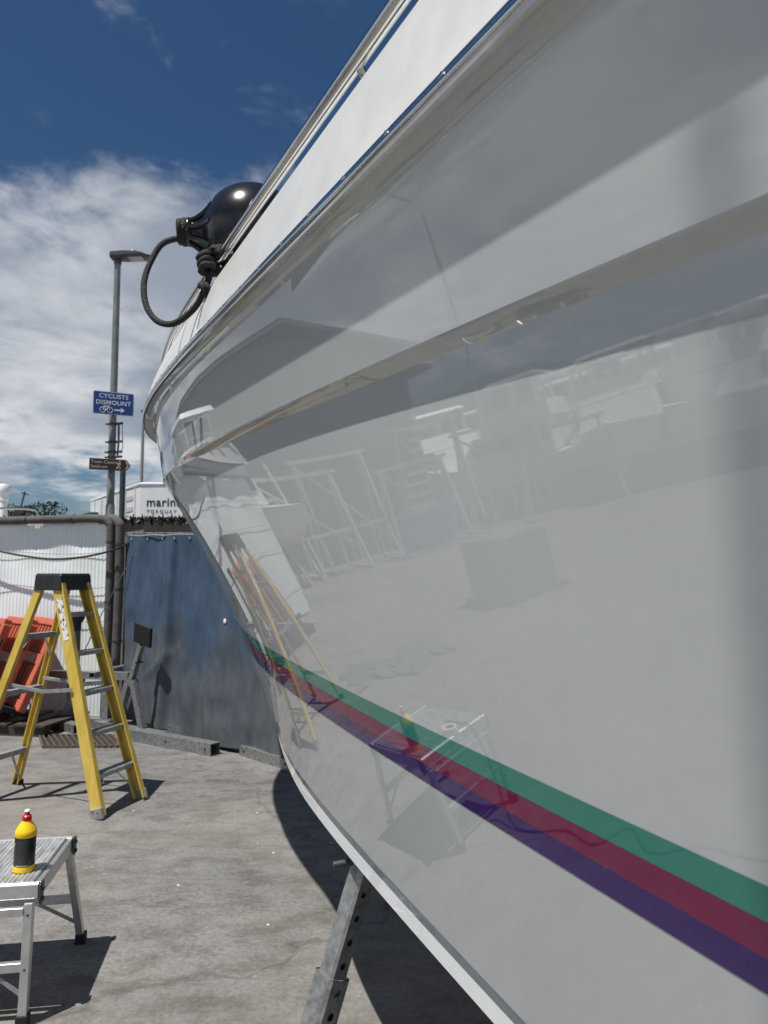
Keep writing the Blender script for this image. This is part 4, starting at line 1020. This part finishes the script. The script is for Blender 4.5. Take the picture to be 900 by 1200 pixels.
for j in range(9):
    rows.append([Vector((-.7 + 1.4 * i / 12, .05 * math.sin(i * 1.3) + .25 * (j / 8) ** 2, 1.1 - 1.0 * j / 8 + .18 * math.sin(PI * i / 12) * (1 - j / 8) * -1)) for i in range(13)])
tb = thing('blue_tarp', 'faded blue tarp hung over the trestles by the shed', 'tarp', (-12.2, 9.75, 0), R(25))
MB().grid(rows).build('cloth', mat('tarp_blue', (.10, .17, .36), rough=.6), tb, smooth=80, fix=False)
# scaffold poles leaning at the left of the shed
random.seed(9); pl0 = None
for i, (x, y, dx, h, lb) in enumerate([(-8.3, 11.3, -.5, 3.0, 'tallest scaffold pole leaning left of the shed'), (-8.75, 11.2, .35, 2.4, 'scaffold pole leaning the other way left of the shed'), (-9.2, 11.0, -.3, 2.7, 'scaffold pole leaning just right of the two at the shed corner'), (-7.9, 11.5, -.25, 2.1, 'shortest scaffold pole leaning left of the shed')]):
    t = thing('scaffold_pole', lb, 'pole', (x, y, 0), 0, 'scaffold poles leaning by the shed')
    MB().tube([(0, 0, .0), (dx, .75, h)], .035, 8).build('tube', mat('pole_paint', (.55, .56, .55), rough=.5), t, smooth=40)
    MB().tube([(dx * .45, .75 * .45, h * .45), (dx * .5, .75 * .5, h * .5)], .05, 8).build('coupler', dark_steel, t, smooth=40)
# tall lighting column behind the place the picture was taken from: its soft shadow crosses the hull
lc = thing('light_column', 'tall slim steel lighting column whose soft shadow falls down the hull', 'light column', (-2.85, -1.34, 0), rot=(.040, .020, 0))
MB().lathe([(.11, 0), (.11, .9), (.060, .95), (.045, 4.5), (.030, 8), (.026, 16.0), (.0005, 16.02)], 20).build('shaft', post_m, lc, smooth=40)
MB().box((0, 0, .012), (.34, .34, .024)).build('base_plate', galv, lc, bevel=.004)
MB().box((-.25, 0, 16.04), (.6, .2, .08)).build('lantern', lamp_m, lc, bevel=.02)
# low stone coping wall of the quay
QA, QB = Vector((-16.4, 11.5, 0)), Vector((-16.0, -8, 0))
qw = thing('quay_wall', 'low grey stone wall along the quay edge', 'wall', QA)
n = 24
stone = mat('quay_stone', (.20, .195, .18), rough=.85, var=.25, scale=4, bump=.4)
d = QB - QA; s0 = None
for k in range(n):
    for j in range(2):
        a_ = d * ((k + .5 + .5 * (j % 2)) / n)
        if s0 is None: s0 = MB().box((0, 0, 0), (.40, d.length / n - .02, .43)).build('stone', stone, qw, bevel=.02); o = s0
        else: o = s0.copy(); COL.objects.link(o)
        o.location = a_ + Vector((random.uniform(-.012, .012), 0, .215 + .44 * j)); o.rotation_euler = (0, 0, math.atan2(d.y, d.x) - PI / 2)
# crate under a grey cover, and a second flat cover on the ground
cv = thing('covered_crate', 'square crate under a grey cover standing alone on the concrete', 'crate', (-7.0, 5.2, 0), R(25))
MB().box((0, 0, .42), (.86, .80, .84)).build('cover', mat('grey_cover', (.13, .14, .145), rough=.7, var=.15, scale=4, bump=.3, bscale=6), cv, bevel=.05, seg=3)
MB().box((0, 0, .03), (1.02, .95, .06)).build('pallet_base', dkw, cv)
MB().tube([(-.44, -.41, .5), (.44, -.41, .5), (.44, .41, .5), (-.44, .41, .5)], .012, 6, closed=True).build('strap', black_rubber, cv)
random.seed(11)
rows = []
for j in range(15):
    rows.append([Vector((-.75 + 1.5 * i / 20 + .06 * math.sin(j), -.35 + .7 * j / 14 + .16 * math.sin(i * .5) + .06 * math.sin(i * 1.7), .012 + .05 * abs(math.sin(i * 1.1 + j * .7)) * (0 < j < 14) * (0 < i < 20))) for i in range(21)])
rg = thing('ground_sheet', 'crumpled dark grey sheet lying on the concrete left of the ladder', 'sheet', (-4.15, 5.35, 0), R(25))
MB().grid(rows).build('cloth', mat('sheet_grey', (.10, .105, .11), rough=.8, var=.2), rg, smooth=60, fix=False)

# boats, hills and trees across the harbour
random.seed(5)
for i, (yw, ds, L, rz, full, mastH, lb) in enumerate([
    (-63.5, 19.5, 5.0, 80, True, 0, 'small white flybridge boat end on, nearest to the trestles'),
    (-73, 19, 5.4, -10, True, 0, 'small white flybridge boat side on in the middle of the quay'),
    (-81.5, 19.5, 5.4, 30, True, 0, 'small white flybridge boat near the far end of the quay'),
    (-59, 22, 6.0, -60, True, 0, 'small white flybridge boat close behind the quay wall'),
    (-69, 21, 6.0, 15, True, 0, 'white flybridge boat lying side on, close behind the quay wall'),
    (-77.5, 21, 6.4, 165, True, 0, 'white flybridge boat pointing away, close behind the quay wall'),
    (-57, 27, 7.5, 20, True, 0, 'white flybridge boat ashore right of the shed'),
    (-62, 30, 8.0, -35, False, 10, 'white sailing boat with a tall mast behind the trestles'),
    (-66.5, 26, 7.0, 60, True, 0, 'white flybridge boat stern on beyond the quay wall'),
    (-71, 31, 8.6, 10, False, 6.5, 'long white sailing boat with a mast beyond the quay wall'),
    (-75, 25, 7.5, -20, True, 0, 'white flybridge boat bow on beyond the quay wall'),
    (-80, 29, 8.0, 35, False, 5.5, 'white sailing boat with a shorter mast beyond the quay wall'),
    (-86, 26, 7.6, 0, True, 0, 'white flybridge boat farthest along the quay')]):
    x, y = ds * math.sin(R(yw)), 1.5 + ds * math.cos(R(yw))
    t = cruiser((x, y, .55), R(rz), lb, L, 'moored_boat', full, 'white boats beyond the quay', 1.25)
    if mastH:
        m_ = MB().lathe([(.07, 1.0), (.06, mastH * .6), (.04, mastH), (.0005, mastH)], 10, (L * .08, 0, 0)).build('mast', alu, t, smooth=40)
        MB().tube([(L * .06, 0, 2.3), (-L * .36, 0, 2.15)], .10, 8).build('boom', mat('sail_cover', (.03, .05, .12), rough=.7), m_, smooth=40)
        for sx in (-1, 1): MB().tube([(L * .08, 0, mastH - .1), (L * .48 * sx, 0, 1.1)], .008, 4).build('stay', dark_steel, m_)
w_ = MB().add([(-400, -300, .004), (-19, -300, .004), (-19, 300, .004), (-400, 300, .004)], [(0, 1, 2, 3)]).build('water', mat('harbour_water', (.02, .045, .05), rough=.08, bump=.5, scale=2, bscale=3))
tag(w_, 'green grey harbour water beyond the quay', kind='structure')
rows = []
for j in range(7):
    rr = []
    for i in range(121):
        a_ = R(-125 + 82 * i / 120); d_ = 380 + 40 * j
        hgt = (42 + 11 * math.sin(i * .07 + 1) + 4 * math.sin(i * .23) + 1.6 * math.sin(i * .9) + .9 * math.sin(i * 2.3)) * math.sin(PI * min(j, 4) / 8) * min(1, (120 - i) / 14, i / 10)
        rr.append(Vector((d_ * math.sin(a_), d_ * math.cos(a_), -1 + hgt)))
    rows.append(rr)
hl = MB().grid(rows).build('hills', mat('wooded_hill', (.045, .060, .050), rough=.9, var=.35, scale=.05, bump=.0), smooth=60, fix=False)
tag(hl, 'low wooded hills across the harbour', kind='structure')

leafm = mat('foliage', (.022, .030, .018), rough=.7, var=.45, scale=.8)
bark = mat('bark', (.06, .048, .036), rough=.9)
def tree(loc, h, rad, seed, label, nleaf=2600):
    rnd = random.Random(seed); t = thing('tree', label, 'tree', loc, 0, 'dark trees beyond the hoarding')
    MB().tube(bez([(0, 0, 0), (.1, 0, h * .3), (-.1, .1, h * .6)], 4), [.35 - .02 * k for k in range(9)], 8).build('trunk', bark, t, smooth=50)
    cl = [(Vector((rnd.uniform(-1, 1) * rad * .75, rnd.uniform(-1, 1) * rad * .6, h * rnd.uniform(.42, .86))), rad * rnd.uniform(.26, .46)) for _ in range(16)]
    for c, r_ in cl[:6]: MB().tube([(0, 0, h * .4), c * .6 + Vector((0, 0, h * .2)), c], [.16, .10, .04], 6).build('limb', bark, t)
    mb = MB()
    for k in range(nleaf):
        c, r_ = rnd.choice(cl); v = Vector((rnd.gauss(0, 1), rnd.gauss(0, 1), rnd.gauss(0, 1))).normalized() * r_ * rnd.uniform(.55, 1.08) ** .6
        p = c + v; a_ = Vector((rnd.gauss(0, 1), rnd.gauss(0, 1), rnd.gauss(0, 1))).normalized(); b_ = a_.orthogonal().normalized(); s_ = rad * rnd.uniform(.035, .075)
        q = a_.cross(b_)
        mb.add([p - b_ * s_, p + q * s_ * .6, p + b_ * s_, p - q * s_ * .6], [(0, 1, 2, 3)])
    mb.build('crown', leafm, t, fix=False)
for i, (x, Y, top, rad, lb) in enumerate([(14, 60, 599, 1.5, 'small dark tree close beside the white radar mast'), (28, 62, 596, 1.5, 'dark tree second from the radar mast, beyond the hoarding'), (47, 62, 591, 1.9, 'tallest dark tree beyond the hoarding, rounded crown'), (1, 58, 594, 1.8, 'dark tree behind the white radar mast')]):
    p = px(x, top, Y); tree((p.x, p.y, 0), p.z * 1.12, rad, 20 + i, lb)
